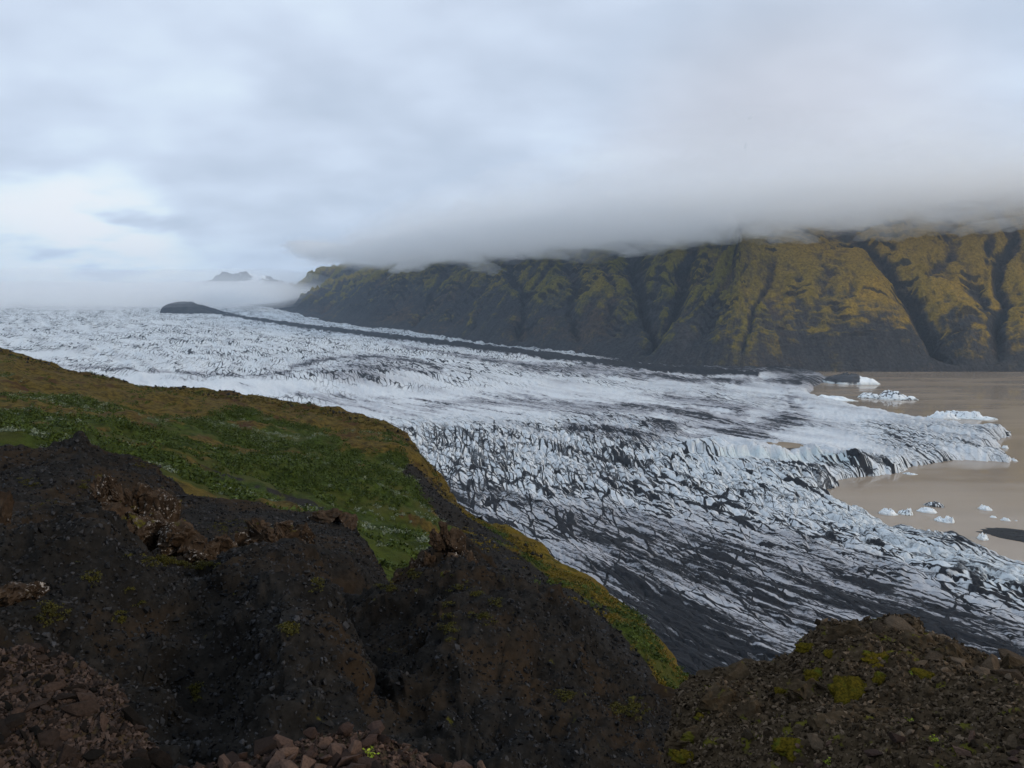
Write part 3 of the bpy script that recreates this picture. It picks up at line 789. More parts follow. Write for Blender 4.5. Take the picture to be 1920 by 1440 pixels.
iceberg('iceberg', 1828, 786, 84, 16, 'ridged white iceberg with dark stripes and a long right tail', G1, 5, ((-0.6, 0, 1.0, 0.4), (-0.15, 0, 0.95, 0.4), (0.15, 0, 1.0, 0.35), (0.6, 0, 0.45, 0.5)), dirt=0.33, depth=0.4, na=80, nr=24)
iceberg('iceberg', 1742, 783, 7, 4, 'tiny white ice chip left of the pointed iceberg hump', G1, 6, na=24, nr=8)
iceberg('iceberg', 1887, 841, 12, 6, 'small white ice block off the tip of the glacier tongue', G1, 7, na=28, nr=9)
iceberg('iceberg', 1905, 865, 9, 4, 'tiny ice chip at the very tip of the lower glacier point', G1, 8, na=24, nr=8)
iceberg('iceberg', 1709, 890, 24, 4, 'thin blue-grey ice scrap beside the dark end of the ice cliff', G1, 9, ((-0.3, 0, 1, .5), (.3, 0, .7, .5)), dirt=0.45, na=32, nr=9)
sm = [(1668, 966, 33, 13, 'rounded white ice block, leftmost in the near bay', 0.18), (1703, 966, 25, 15, 'greyish notched ice block right of the leftmost block', 0.35), (1743, 962, 33, 11, 'low white ice block in the middle of the bay cluster', 0.12),
      (1757, 951, 34, 11, 'black and white ice block, rearmost of the bay cluster', 0.62), (1776, 980, 34, 13, 'cracked white double ice block, nearest of the bay cluster', 0.22), (1851, 957, 22, 10, 'tilted white ice block right of the bay cluster', 0.18),
      (1864, 971, 11, 4, 'flat ice chip just below the tilted ice block', 0.0), (1888, 977, 15, 6, 'small broken ice chip left of the frame edge above the gravel bank', 0.15), (1848, 1013, 17, 14, 'lone upright white ice block above the dark gravel islet', 0.2),
      (1906, 977, 4, 2, 'tiniest ice chip, above the dark gravel bank at the frame edge', 0.0)]
for k, (px, py, wp, hp, lb, dr) in enumerate(sm):
    hm = ((0, 0, 1.0, 0.95), (-0.4, 0, 0.6, 0.6)) if k not in (1, 4) else ((-0.45, 0, 0.7, 0.55), (0.4, 0, 1.0, 0.55))
    iceberg('ice_block', px, py, wp, hp, lb, G2, 30 + k * 3, hm, dirt=dr + 0.12, cat='ice block', depth=0.6, na=40, nr=12, sharp=1.3)
M_GRAVELBANK = mat_plain('black_gravel', (0.020, 0.020, 0.021), (0.042, 0.041, 0.040), 0.6, bump=0.8, bdist=0.6)
iceberg('gravel_islet', 1831, 1027, 38, 4, 'small dark gravel islet in the brown bay', None, 61, ((0, 0, 1, 1.0),), cat='islet', depth=0.5, mat=M_GRAVELBANK)
iceberg('gravel_bank', 1966, 1020, 180, 5, 'flat black gravel bank reaching into the bay from the right edge', None, 63, ((0.1, 0, 1, 1.0),), cat='gravel bank', depth=0.42, mat=M_GRAVELBANK, na=90, nr=24)
# ------------------------------------------------------------------ foreground terrain, each form set at its own distance
def layer_grid(curves, px0, px1, NC, back, front, nseg=26, sm=9, pyref=1000):
    """curves: near to far lists of (px, py, r); returns a vertex grid P[col,row,3] and row fraction (0 first curve, 1 last)"""
    az = np.linspace(ray(px0, pyref)[0], ray(px1, pyref)[0], NC)
    Rr, Zz = [], []
    for c in curves:
        q = []
        for px, py, r in c:
            a_, te = ray(px, py); q.append((a_, r, r * te))
        q = np.array(sorted(q))
        Rr.append(np.interp(az, q[:, 0], q[:, 1])); Zz.append(np.interp(az, q[:, 0], q[:, 2]))
    Rr = [Rr[0] - d for d, _ in front][::-1] + Rr + [Rr[-1] + d for d, _ in back]
    Zz = [Zz[0] + dz for _, dz in front][::-1] + Zz + [Zz[-1] + dz for _, dz in back]
    K = len(Rr)
    nf = len(front)
    tt = np.linspace(0, K - 1, (K - 1) * nseg + 1)
    k0 = np.clip(tt.astype(int), 0, K - 2); f = tt - k0
    Rr, Zz = np.array(Rr), np.array(Zz)
    r = Rr[k0] * (1 - f)[:, None] + Rr[k0 + 1] * f[:, None]
    z = Zz[k0] * (1 - f)[:, None] + Zz[k0 + 1] * f[:, None]
    r, z = smooth1(r, sm), smooth1(z, sm)
    A = az[None]
    P = np.stack([r * np.sin(A), r * np.cos(A), CAMZ + z], -1).transpose(1, 0, 2)
    return P, np.repeat(((tt - nf) / max(1, len(curves) - 1))[None], NC, 0)
def displace(P, fn):
    N = grid_normals(P)
    return P + N * fn(P)[..., None]
def pick(P, px, py):
    x, y, d = project(P)
    s = (x - px) ** 2 + (y - py) ** 2
    m = s <= max(s.min() * 1.5, 9)
    k = np.argmin(np.where(m, d, 1e9))
    i, j = np.unravel_index(k, d.shape)
    N = grid_normals(P[max(0, i - 2):i + 3, max(0, j - 2):j + 3])
    return P[i, j], N[min(2, i), min(2, j)]
def scatter(P, n, wfn=None, rng=RNG):
    """random points on a grid by area times weight; returns positions, normals, cell indices"""
    N = grid_normals(P)
    a = P[1:, :-1] - P[:-1, :-1]; b = P[:-1, 1:] - P[:-1, :-1]
    w_ = np.linalg.norm(np.cross(a, b), axis=2)
    if wfn is not None: w_ = w_ * wfn[:-1, :-1]
    c = np.cumsum(w_.ravel()); k = np.searchsorted(c, rng.random(n) * c[-1])
    k = np.clip(k, 0, w_.size - 1)
    i, j = np.unravel_index(k, w_.shape)
    fu, fv = rng.random((2, n, 1))
    pos = P[i, j] + a[i, j] * fu + b[i, j] * fv
    return pos, N[i, j], (i, j)
# ---- stones: convex hulls of random points
def hull_template(seed, n=14, flat=0.7):
    rg = np.random.default_rng(seed)
    p = rg.normal(size=(n, 3)); p /= np.linalg.norm(p, axis=1, keepdims=True)
    p *= (0.8 + 0.2 * rg.random((n, 1))); p *= np.array([1.0, 0.8, flat])
    bm = bmesh.new()
    for q in p: bm.verts.new(q)
    r_ = bmesh.ops.convex_hull(bm, input=bm.verts)
    bmesh.ops.delete(bm, geom=[v_ for v_ in bm.verts if not v_.link_faces], context='VERTS')
    bmesh.ops.triangulate(bm, faces=bm.faces)
    bm.verts.index_update()
    V = np.array([v_.co[:] for v_ in bm.verts]); F = np.array([[v_.index for v_ in f.verts] for f in bm.faces])
    bm.free()
    return V, F
TPL_SMALL = [hull_template(900 + k, 8, 0.65) for k in range(14)]
TPL_BIG = [hull_template(930 + k, 11 + k % 4, 0.62 + 0.02 * (k % 5)) for k in range(16)]
def rand_rot(n, rng=RNG):
    q = rng.normal(size=(n, 4)); q /= np.linalg.norm(q, axis=1, keepdims=True)
    w_, x, y, z = q.T
    return np.stack([1-2*(y*y+z*z), 2*(x*y-z*w_), 2*(x*z+y*w_), 2*(x*y+z*w_), 1-2*(x*x+z*z), 2*(y*z-x*w_), 2*(x*z-y*w_), 2*(y*z+x*w_), 1-2*(x*x+y*y)], 1).reshape(n, 3, 3)
def stone_stuff(name, pos, nrm, size, mat, parent=None, sink=0.25, rng=RNG, label=None):
    n = len(pos)
    rot = rand_rot(n, rng)
    k = rng.integers(0, len(TPL_SMALL), n)
    Vs, Fs, T = [], [], []
    off = 0
    tint = rng.random(n)
    for q, (V, F) in enumerate(TPL_SMALL):
        ix = np.nonzero(k == q)[0]
        if not len(ix): continue
        W_ = np.einsum('nij,vj->nvi', rot[ix], V) * size[ix, None, None] + (pos[ix] + nrm[ix] * (size[ix] * (0.5 - sink))[:, None])[:, None]
        Vs.append(W_.reshape(-1, 3)); Fs.append((F[None] + (np.arange(len(ix)) * len(V))[:, None, None] + off).reshape(-1, 3))
        T.append(np.repeat(tint[ix], len(V))); off += len(ix) * len(V)
    o = mesh_obj(name, np.concatenate(Vs), np.concatenate(Fs), mat, parent, smooth=False, attrs={'tint': np.concatenate(T)})
    tag(o, kind='stuff')
    return o

# ---- materials
def mat_rocky(name, cols, scale, brown=0.0, lichen=0.0, moss=0.0, tint=False, bdist=0.03, rnd=False, bump=0.8, lich_scale=None):
    """cols: three colours of one kind of rock, spread by noise (and by stone); lichen / moss: share of pale crust and green"""
    m, t = material(name)
    pos = t.n('ShaderNodeTexCoord').outputs['Object'] if rnd else t.n('ShaderNodeNewGeometry').outputs['Position']
    n = t.noise(pos, scale, 6.0, 0.65)
    n2 = t.noise(pos, scale * 0.23, 4.0, 0.6)
    f = n
    if tint: f = t.math('ADD', t.math('MULTIPLY', n, 0.4), t.math('MULTIPLY', t.attr('tint'), 0.6))
    if rnd: f = t.math('ADD', t.math('MULTIPLY', n, 0.35), t.math('MULTIPLY', t.n('ShaderNodeObjectInfo').outputs['Random'], 0.65))
    rp = t.n('ShaderNodeValToRGB', ins={0: f})
    e = rp.color_ramp
    e.elements[0].position = 0.2; e.elements[0].color = (*cols[0], 1)
    e.elements[1].position = 0.85; e.elements[1].color = (*cols[2], 1)
    q = e.elements.new(0.5); q.color = (*cols[1], 1)
    col = rp.outputs[0]
    col = t.mix(t.math('MULTIPLY', t.ramp(n2, 0.35, 0.7), 0.45), col, tuple(c * 0.55 for c in cols[0]))
    if brown:
        col = t.mix(t.math('MULTIPLY', t.ramp(t.noise(pos, brown, 4.0, 0.6), 0.44, 0.62), 0.75), col, t.mix(n, (0.010, 0.007, 0.004), (0.046, 0.030, 0.018)))
    if moss:
        col = t.mix(t.ramp(t.noise(pos, scale * 0.35, 5.0, 0.6), 0.70 - moss, 0.78 - moss), col, t.mix(n, (0.03, 0.035, 0.006), (0.11, 0.095, 0.012)))
    if lichen:
        ls = lich_scale or scale * 1.4
        vr = t.noise(pos, ls, 5.0, 0.7)
        lf = t.math('MULTIPLY', t.ramp(vr, 0.66 - 0.3 * lichen, 0.74 - 0.3 * lichen), t.ramp(n2, 0.45, 0.60))
        col = t.mix(lf, col, t.mix(n, (0.22, 0.19, 0.17), (0.42, 0.39, 0.36)))
    vb = t.voro(pos, scale * 0.8)
    h = t.math('ADD', t.math('MULTIPLY', n, 1.0), t.math('MULTIPLY', vb, 0.6))
    t.out_bsdf(col, 0.95, t.bump(h, bump, bdist), spec=0.06)
    return m
GREY = ((0.006, 0.0056, 0.0052), (0.015, 0.0135, 0.012), (0.034, 0.030, 0.027))
DKBR = ((0.018, 0.013, 0.008), (0.048, 0.034, 0.020), (0.105, 0.078, 0.052))
BRWN = ((0.014, 0.010, 0.007), (0.044, 0.029, 0.019), (0.115, 0.082, 0.058))
REDB = ((0.022, 0.016, 0.014), (0.060, 0.038, 0.031), (0.135, 0.086, 0.064))
M_GRAVEL = mat_rocky('dark_gravel_soil', GREY, 5.0, brown=0.35, bdist=0.06, moss=0.03)
M_GSTONE = mat_rocky('dark_gravel_stone', ((0.008, 0.008, 0.009), (0.019, 0.019, 0.020), (0.060, 0.060, 0.064)), 9.0, tint=True, bdist=0.01)
M_OUTCROP = mat_rocky('brown_lichened_rock', BRWN, 4.0, lichen=0.36, lich_scale=9.0, moss=0.08, bdist=0.05)
M_CRAGCORE = mat_rocky('dark_brown_rock', DKBR, 14.0, bdist=0.02)  # dark brown core rock beneath the blocks and heaped stones
M_STONE = mat_rocky('red_brown_stone', REDB, 22.0, rnd=True, bdist=0.006, lichen=0.05, lich_scale=60)
M_CRAGSTONE = mat_rocky('jointed_brown_stone', ((0.008, 0.007, 0.006), (0.024, 0.017, 0.014), (0.070, 0.045, 0.034)), 18.0, rnd=True, bdist=0.006)
M_MOUND = mat_rocky('pebbly_tuff', DKBR, 16.0, bdist=0.02, moss=0.12)
M_PEBBLE = mat_rocky('pebble_stone', ((0.015, 0.011, 0.007), (0.056, 0.040, 0.025), (0.155, 0.115, 0.080)), 40.0, tint=True, bdist=0.004, lichen=0.12, lich_scale=90)
M_PSTONE = mat_rocky('embedded_stone', ((0.020, 0.015, 0.010), (0.062, 0.045, 0.029), (0.15, 0.112, 0.08)), 30.0, rnd=True, bdist=0.004, lichen=0.14, lich_scale=70)
M_JOINT = mat_rocky('tan_jointed_rock', ((0.040, 0.029, 0.020), (0.085, 0.061, 0.041), (0.14, 0.105, 0.075)), 10.0, rnd=True, bdist=0.012)

# ---- hillside with heath and willow
CREST = [(-250, 600, 330), (0, 655, 270), (60, 676, 265), (150, 697, 255), (260, 722, 245), (370, 728, 230), (470, 740, 215), (560, 762, 200), (640, 775, 190), (700, 785, 180), (735, 800, 172), (760, 822, 162), (790, 866, 152), (830, 926, 142),
         (870, 962, 132), (950, 1004, 118), (1040, 1060, 104), (1120, 1106, 96), (1165, 1150, 90), (1210, 1202, 85), (1240, 1250, 80), (1280, 1290, 76), (1340, 1370, 72), (1450, 1500, 66)]
def build_hillside():
    c0 = [(-250, 930, 30), (0, 960, 30), (300, 1010, 30), (500, 1040, 30), (700, 1110, 30), (900, 1200, 32), (1100, 1290, 34), (1300, 1420, 36), (1450, 1560, 36)]
    c1 = [(-250, 760, 110), (0, 800, 95), (300, 850, 90), (500, 888, 85), (700, 950, 75), (850, 1034, 65), (1000, 1122, 58), (1100, 1192, 52), (1200, 1264, 48), (1290, 1334, 46), (1450, 1520, 44)]
    c2 = [(-250, 665, 210), (0, 705, 185), (300, 768, 165), (500, 803, 148), (650, 836, 132), (740, 886, 116), (800, 938, 106), (870, 992, 96), (1000, 1075, 80), (1100, 1134, 70), (1180, 1196, 62), (1240, 1266, 58), (1290, 1316, 55), (1450, 1510, 52)]
    back = [(6, -1.5), (16, -8), (40, -32), (90, -95), (170, -190), (260, -262)]
    P, t = layer_grid([c0, c1, c2, CREST], -260, 1440, 440, back, [(12, -5)], nseg=27, sm=17)
    px, py, _ = project(P)
    def fn(P):
        x, y = P[..., 0], P[..., 1]
        cr = 1 - 0.35 * np.exp(-((t - 1) / 0.12) ** 2)
        a = fbm(x / 22, y / 22, 4, 600) * 1.7 * cr + fbm(x / 5, y / 5, 4, 601) * 0.62 + fbm3(x / 1.3, y / 1.3, P[..., 2] / 1.3, 3, 602) * 0.13
        return a + 1.1 * ridged(x / 14, y / 30, 3, 603) * sst(px, 650, 800) * sst(t, 0.55, 0.9) * cr
    P = displace(P, fn)
    px, py, _ = project(P)
    cyv = np.interp(px, [c[0] for c in CREST], [c[1] for c in CREST])
    dl = py - cyv
    x, y = P[..., 0], P[..., 1]
    nz = fbm(x / 16, y / 16, 5, 610)
    lim = np.interp(px, [-200, 0, 200, 450, 700, 800, 900, 1280], [84, 76, 58, 44, 36, 32, 30, 34])
    ochre = 1 - sst(dl + nz * 45, lim * 0.8, lim * 1.7)
    ochre = np.maximum(ochre, 0.9 * sst(fbm(x / 26 + 4, y / 12, 4, 611), 0.28, 0.5))
    ochre = ochre * (1 - sst(px, 830, 920) * (1 - sst(fbm(x / 7, y / 7, 5, 612), -0.45, 0.25)))
    ochre = np.where(t > 1.0, np.maximum(ochre, 0.6), ochre)
    scree = sst(px + nz * 60, 820, 900) * sst(dl + nz * 22, 22, 44) * 0.9
    g1, _ = seg_dist(px, py, [(620, 800), (700, 860), (760, 900)])
    d2, _ = seg_dist(px, py, [(330, 852), (400, 880), (480, 912), (600, 948)])
    scree = np.maximum(scree, (1 - sst(d2 + nz * 10, 3, 12)) * 0.9)
    d3, _ = seg_dist(px, py, [(770, 880), (850, 965), (930, 1020), (1010, 1085)])
    scree = np.maximum(scree, (1 - sst(d3 + nz * 16, 5, 20)) * 0.9)
    gpatch = sst(px, 860, 900) * sst(fbm(x / 9, y / 9, 4, 615), 0.15, 0.4)
    scree = scree * (1 - 0.8 * gpatch)
    m, tn = material('heath_and_moss')
    pos = tn.n('ShaderNodeNewGeometry').outputs['Position']
    n1 = tn.noise(pos, 0.9, 7.0, 0.68); n2 = tn.noise(pos, 0.16, 6.0, 0.62); n3 = tn.noise(pos, 5.0, 5.0, 0.65)
    green = tn.mix(tn.ramp(n1, 0.32, 0.68), (0.012, 0.022, 0.003), (0.055, 0.078, 0.011))
    green = tn.mix(tn.ramp(n2, 0.42, 0.66), green, (0.058, 0.060, 0.013))
    green = tn.mix(tn.math('MULTIPLY', tn.attr('lush'), 0.85), green, tn.mix(n1, (0.030, 0.046, 0.006), (0.085, 0.105, 0.014)))
    och = tn.mix(tn.ramp(n1, 0.33, 0.66), (0.034, 0.024, 0.007), (0.125, 0.088, 0.018))
    och = tn.mix(tn.ramp(n2, 0.50, 0.68), och, (0.055, 0.027, 0.013))
    och = tn.mix(tn.math('MULTIPLY', tn.attr('gold'), 0.55), och, tn.mix(n1, (0.035, 0.028, 0.005), (0.22, 0.145, 0.014)))
    scr = tn.mix(n3, (0.008, 0.0075, 0.007), (0.036, 0.032, 0.029))
    col = tn.mix(tn.ramp(tn.math('ADD', tn.attr('ochre'), tn.math('MULTIPLY', tn.math('SUBTRACT', n1, 0.5), 0.9)), 0.32, 0.68), green, och)
    col = tn.mix(tn.ramp(tn.math('ADD', tn.attr('scree'), tn.math('MULTIPLY', tn.math('SUBTRACT', n1, 0.5), 0.9)), 0.35, 0.65), col, scr)
    tn.out_bsdf(col, 0.95, tn.bump(tn.math('ADD', n1, tn.math('MULTIPLY', n3, 0.4)), 1.0, 0.5), spec=0.08)
    lush = np.exp(-((px - 665) / 85) ** 2 - ((py - 1050) / 48) ** 2)
    gold = sst(px, 830, 960) * sst(t, 0.5, 0.8)
    nc, nr = P.shape[:2]
    o = mesh_obj('hillside', P.reshape(-1, 3), grid_faces(nc, nr), m, attrs={'ochre': ochre.ravel(), 'scree': scree.ravel(), 'lush': lush.ravel(), 'gold': gold.ravel()})
    tag(o, kind='structure')
    return P, t, ochre, scree
HILL, HT, HOCH, HSCR = build_hillside()
def mat_leaf(name, c0, c1):
    m, t = material(name)
    col = t.mix(t.attr('tint'), c0, c1)
    t.out_bsdf(col, 0.7, None, spec=0.15)
    return m
def shrub_stuff(name, pos, size, mat, leaves, leaf, up=0.75, rng=RNG):
    """low bushes: many leaf faces spread through a dome, one mesh of what nobody could count"""
    n = len(pos)
    d = rng.normal(size=(n, leaves, 3)); d /= np.linalg.norm(d, axis=2, keepdims=True)
    d[..., 2] = np.abs(d[..., 2])
    rr = rng.random((n, leaves, 1)) ** 0.45
    c = pos[:, None] + d * rr * size[:, None, None] * np.array([1, 1, up])
    a = rng.normal(size=(n, leaves, 3)); a /= np.linalg.norm(a, axis=2, keepdims=True)
    b = np.cross(a, d + rng.normal(size=d.shape) * 0.6); b /= np.linalg.norm(b, axis=2, keepdims=True) + 1e-9
    L = (leaf * (0.6 + 0.8 * rng.random((n, leaves, 1)))) * (0.6 + 0.4 * size / size.mean())[:, None, None]
    v0, v1, v2 = c - a * L, c + a * L, c + b * L * 0.9
    V = np.stack([v0, v1, v2], 2).reshape(-1, 3)
    F = np.arange(len(V)).reshape(-1, 3)
    ti = np.clip(rng.random((n, 1)) * 0.5 + rng.random((n, leaves)) * 0.5 , 0, 1)
    o = mesh_obj(name, V, F, mat, smooth=False, attrs={'tint': np.repeat(ti.ravel(), 3)})
    tag(o, kind='stuff')
    return o
hpx, hpy, _ = project(HILL)
hnz = fbm(HILL[..., 0] / 18, HILL[..., 1] / 18, 4, 640)
hr = np.hypot(HILL[..., 0], HILL[..., 1])
inview = (HT > 0.05) & (HT < 0.98) & (hpx > -120) & (hpx < 1300)
wgreen = inview * np.clip(1 - HOCH * 1.15, 0.03, 1) * np.clip(1 - HSCR * 1.1, 0, 1) * sst(hnz, -0.45, 0.1) * (1 + 0.0 * hr)
pos, nrm, _ = scatter(HILL, 8000, wgreen)
rr_ = np.hypot(pos[:, 0], pos[:, 1])
shrub_stuff('willow_scrub', pos, (0.25 + 0.55 * RNG.random(len(pos)) ** 2) * (0.6 + rr_ / 160), mat_leaf('green_willow_leaf', (0.014, 0.026, 0.004), (0.064, 0.090, 0.014)), 26, 0.13)
wpale = inview * np.clip(1 - HOCH * 1.1, 0, 1) * np.clip(1 - HSCR * 1.1, 0, 1) * sst(fbm(HILL[..., 0] / 15 + 9, HILL[..., 1] / 9, 4, 645), 0.12, 0.42) * sst(hpx, -150, 0) * (hpx < 830)
pos, nrm, _ = scatter(HILL, 1200, wpale)
rr_ = np.hypot(pos[:, 0], pos[:, 1])
shrub_stuff('woolly_willow', pos, (0.22 + 0.3 * RNG.random(len(pos))) * (0.6 + rr_ / 170), mat_leaf('pale_woolly_leaf', (0.08, 0.105, 0.065), (0.21, 0.24, 0.17)), 22, 0.10)
wmoss = inview * (hpx > 860) * np.clip(HOCH, 0.0, 1) * np.clip(1 - HSCR, 0, 1)
pos, nrm, _ = scatter(HILL, 3500, wmoss)
shrub_stuff('moss_turf', pos, (0.18 + 0.25 * RNG.random(len(pos))), mat_leaf('yellow_moss', (0.03, 0.028, 0.005), (0.19, 0.135, 0.014)), 16, 0.09, up=0.35)

pos, nrm, _ = scatter(HILL, 5000, inview * np.clip(HSCR, 0, 1) * (hpx > 740))
stone_stuff('scree', pos, nrm, 0.10 + 0.22 * RNG.random(5000) ** 3, M_GSTONE)

pos, nrm, _ = scatter(HILL, 420, ((HT > 0.93) & (HT < 1.03) & (hpx > -100) & (hpx < 1290)).astype(float))
stone_stuff('scree', pos, nrm, 0.25 + 0.55 * RNG.random(420) ** 3, M_GSTONE)
pos, nrm, _ = scatter(HILL, 1800, ((HT > 0.90) & (HT < 1.04) & (hpx > -100) & (hpx < 1290)).astype(float))
shrub_stuff('moss_turf', pos, 0.3 + 0.5 * RNG.random(1800) ** 2, mat_leaf('crest_heath', (0.022, 0.018, 0.005), (0.10, 0.075, 0.014)), 18, 0.13, up=0.6)

# ---- dark gravel mounds between the hillside and the viewpoint
def gravel_form(name, curves, px0, px1, NC, back, front, seed, amp, stones, ssize, nseg=26, rill=0.0):
    P, t = layer_grid(curves, px0, px1, NC, back, front, nseg=nseg, sm=max(5, nseg // 2 | 1))
    def fn(P):
        x, y, z = P[..., 0], P[..., 1], P[..., 2]
        a = amp * (fbm3(x / 2.6, y / 2.6, z / 2.6, 5, seed) * 0.55) + amp * 0.30 * (0.4 - np.abs(fbm3(x / .9, y / .9, z / .9, 3, seed + 7))) + amp * 0.16 * fbm3(x / .35, y / .35, z / .35, 3, seed + 5)
        if rill:
            az = np.arctan2(x, y) * np.hypot(x, y).mean()
            a = a + rill * (ridged(az / 1.5 + .4 * fbm(x / 2, y / 2, 3, seed + 2), t * 1.2, 3, seed + 3) - 0.5)
        return a
    P = displace(P, fn)
    nc, nr = P.shape[:2]
    o = mesh_obj(name, P.reshape(-1, 3), grid_faces(nc, nr), M_GRAVEL)
    tag(o, kind='structure')
    pos, nrm, ij = scatter(P, stones, ((t > -0.15) & (t < 1.15)).astype(float))
    size = ssize * (0.4 + 0.8 * RNG.random(stones) ** 2 + 1.5 * RNG.random(stones) ** 14)
    stone_stuff('gravel', pos, nrm, size, M_GSTONE)
    return P
BK = [(0.8, -0.25), (2.2, -1.6), (6, -6)]
MA = gravel_form('gravel_ridge', [[(-150, 1000, 28), (0, 985, 28), (200, 1000, 28), (300, 1010, 28), (400, 1050, 29), (520, 1110, 30)],
    [(-150, 905, 36), (0, 905, 36), (100, 900, 36), (200, 915, 36), (300, 945, 36), (400, 1015, 36), (520, 1090, 36)],
    [(-150, 836, 42), (0, 832, 42), (80, 837, 42), (130, 825, 42), (150, 810, 42), (170, 826, 42), (200, 844, 42), (245, 847, 42), (290, 869, 42), (320, 896, 42), (345, 931, 42), (375, 965, 42), (420, 1003, 42), (520, 1085, 42)]],
    -150, 500, 260, BK, [(4, -3)], 700, 0.55, 6500, 0.075)
MB = gravel_form('gravel_ridge', [[(300, 1030, 30), (480, 1025, 30), (560, 1030, 30), (660, 1045, 30), (730, 1110, 30)],
    [(300, 935, 40), (350, 932, 40), (400, 937, 40), (480, 945, 40), (560, 957, 40), (600, 957, 40), (640, 966, 39), (665, 985, 38), (690, 1020, 37), (730, 1090, 36)]],
    300, 735, 190, BK, [(4, -3)], 710, 0.30, 3000, 0.07)
MC = gravel_form('gravel_mound', [[(-150, 1440, 9.5), (250, 1440, 10.5), (380, 1440, 11.3), (520, 1445, 10), (640, 1450, 10), (760, 1560, 10)],
    [(-150, 1150, 14), (0, 1160, 14), (180, 1165, 14), (300, 1180, 14.6), (380, 1200, 15.4), (450, 1195, 14), (530, 1180, 13), (600, 1215, 13.2), (660, 1330, 13), (760, 1520, 12)],
    [(-150, 990, 19), (0, 1000, 19), (60, 985, 19.5), (110, 960, 20), (170, 950, 20), (230, 985, 20), (300, 1033, 20), (360, 1052, 20), (410, 1047, 19.5), (432, 1031, 19), (480, 1022, 19), (530, 1024, 19), (570, 1035, 18.5), (600, 1058, 18), (620, 1092, 17.5), (640, 1132, 17), (652, 1172, 16.5), (662, 1230, 16), (690, 1290, 15), (712, 1355, 14), (760, 1500, 13)]],
    -150, 760, 320, BK, [(1.5, -1.5), (4, -4)], 720, 0.72, 13000, 0.045, nseg=31, rill=0.34)
MD = gravel_form('gravel_mound', [[(560, 1440, 11.5), (900, 1440, 11), (1100, 1440, 12), (1330, 1480, 15)],
    [(560, 1280, 16), (640, 1260, 17), (720, 1250, 17.5), (790, 1230, 16.5), (860, 1200, 16), (950, 1230, 15.8), (1050, 1280, 16), (1150, 1340, 17), (1330, 1440, 18)],
    [(560, 1180, 22), (640, 1132, 22), (690, 1112, 22), (730, 1105, 22), (765, 1078, 22.5), (790, 1055, 23), (820, 1030, 23), (870, 1022, 24), (920, 1045, 24), (980, 1078, 23.5), (1020, 1112, 23), (1070, 1152, 22), (1100, 1192, 21.5), (1130, 1240, 21), (1200, 1288, 22), (1250, 1308, 23), (1330, 1380, 23)]],
    560, 1330, 290, BK, [(1.5, -1.5), (4, -4)], 730, 0.75, 12000, 0.045, nseg=31, rill=0.36)

# ---- brown outcrops
def rock_mesh(seed, dims, sub=4, rough=0.34, pits=0.16):
    bm = bmesh.new()
    bmesh.ops.create_icosphere(bm, subdivisions=sub, radius=1.0)
    V = np.array([v_.co[:] for v_ in bm.verts]); F = np.array([[v_.index for v_ in f.verts] for f in bm.faces])
    bm.free()
    x, y, z = (V * 1.3 + seed * 3.7).T
    w1 = gn3(x * 2.2, y * 2.2, z * 2.2, seed + 40); w2 = gn3(x * 5.5, y * 5.5, z * 5.5, seed + 41)
    d = 1 + rough * fbm3(x * 1.2, y * 1.2, z * 1.2, 5, seed, 0.6) + pits * (1 - 3.2 * np.abs(w1)) + pits * 0.45 * (1 - 3.0 * np.abs(w2)) + 0.07 * fbm3(x * 9, y * 9, z * 9, 3, seed + 60)
    return V * d[:, None] * np.array(dims), F
def crag_mesh(seed, dims, cuts=4):
    """angular block: a random hull, cut finely and roughened along its faces"""
    rg = np.random.default_rng(seed)
    bm = bmesh.new()
    p = rg.normal(size=(13, 3)); p /= np.linalg.norm(p, axis=1, keepdims=True); p *= 0.85 + 0.3 * rg.random((13, 1))
    for q in p: bm.verts.new(q)
    bmesh.ops.convex_hull(bm, input=bm.verts)
    bmesh.ops.delete(bm, geom=[v_ for v_ in bm.verts if not v_.link_faces], context='VERTS')
    bmesh.ops.subdivide_edges(bm, edges=list(bm.edges), cuts=cuts * 3, use_grid_fill=True)
    bmesh.ops.triangulate(bm, faces=bm.faces)
    bm.verts.index_update()
    V = np.array([v_.co[:] for v_ in bm.verts]); F = np.array([[v_.index for v_ in f.verts] for f in bm.faces])
    bm.free()
    x, y, z = (V * 1.4 + seed * 3.7).T
    lev = (z * 2.6 + 0.5 * fbm3(x, y, z, 2, seed + 9)); st = lev - np.floor(lev)
    d = 1 + 0.16 * fbm3(x * 1.5, y * 1.5, z * 1.5, 4, seed, 0.6) - 0.22 * np.clip(0.10 - np.abs(gn3(x * 1.6, y * 1.6, z * 2.4, seed + 4)), 0, 1) / 0.10 * 0.6 - 0.10 * (st < 0.22) + 0.10 * fbm3(x * 6, y * 6, z * 6, 3, seed + 6)
    return V * d[:, None] * np.array(dims), F
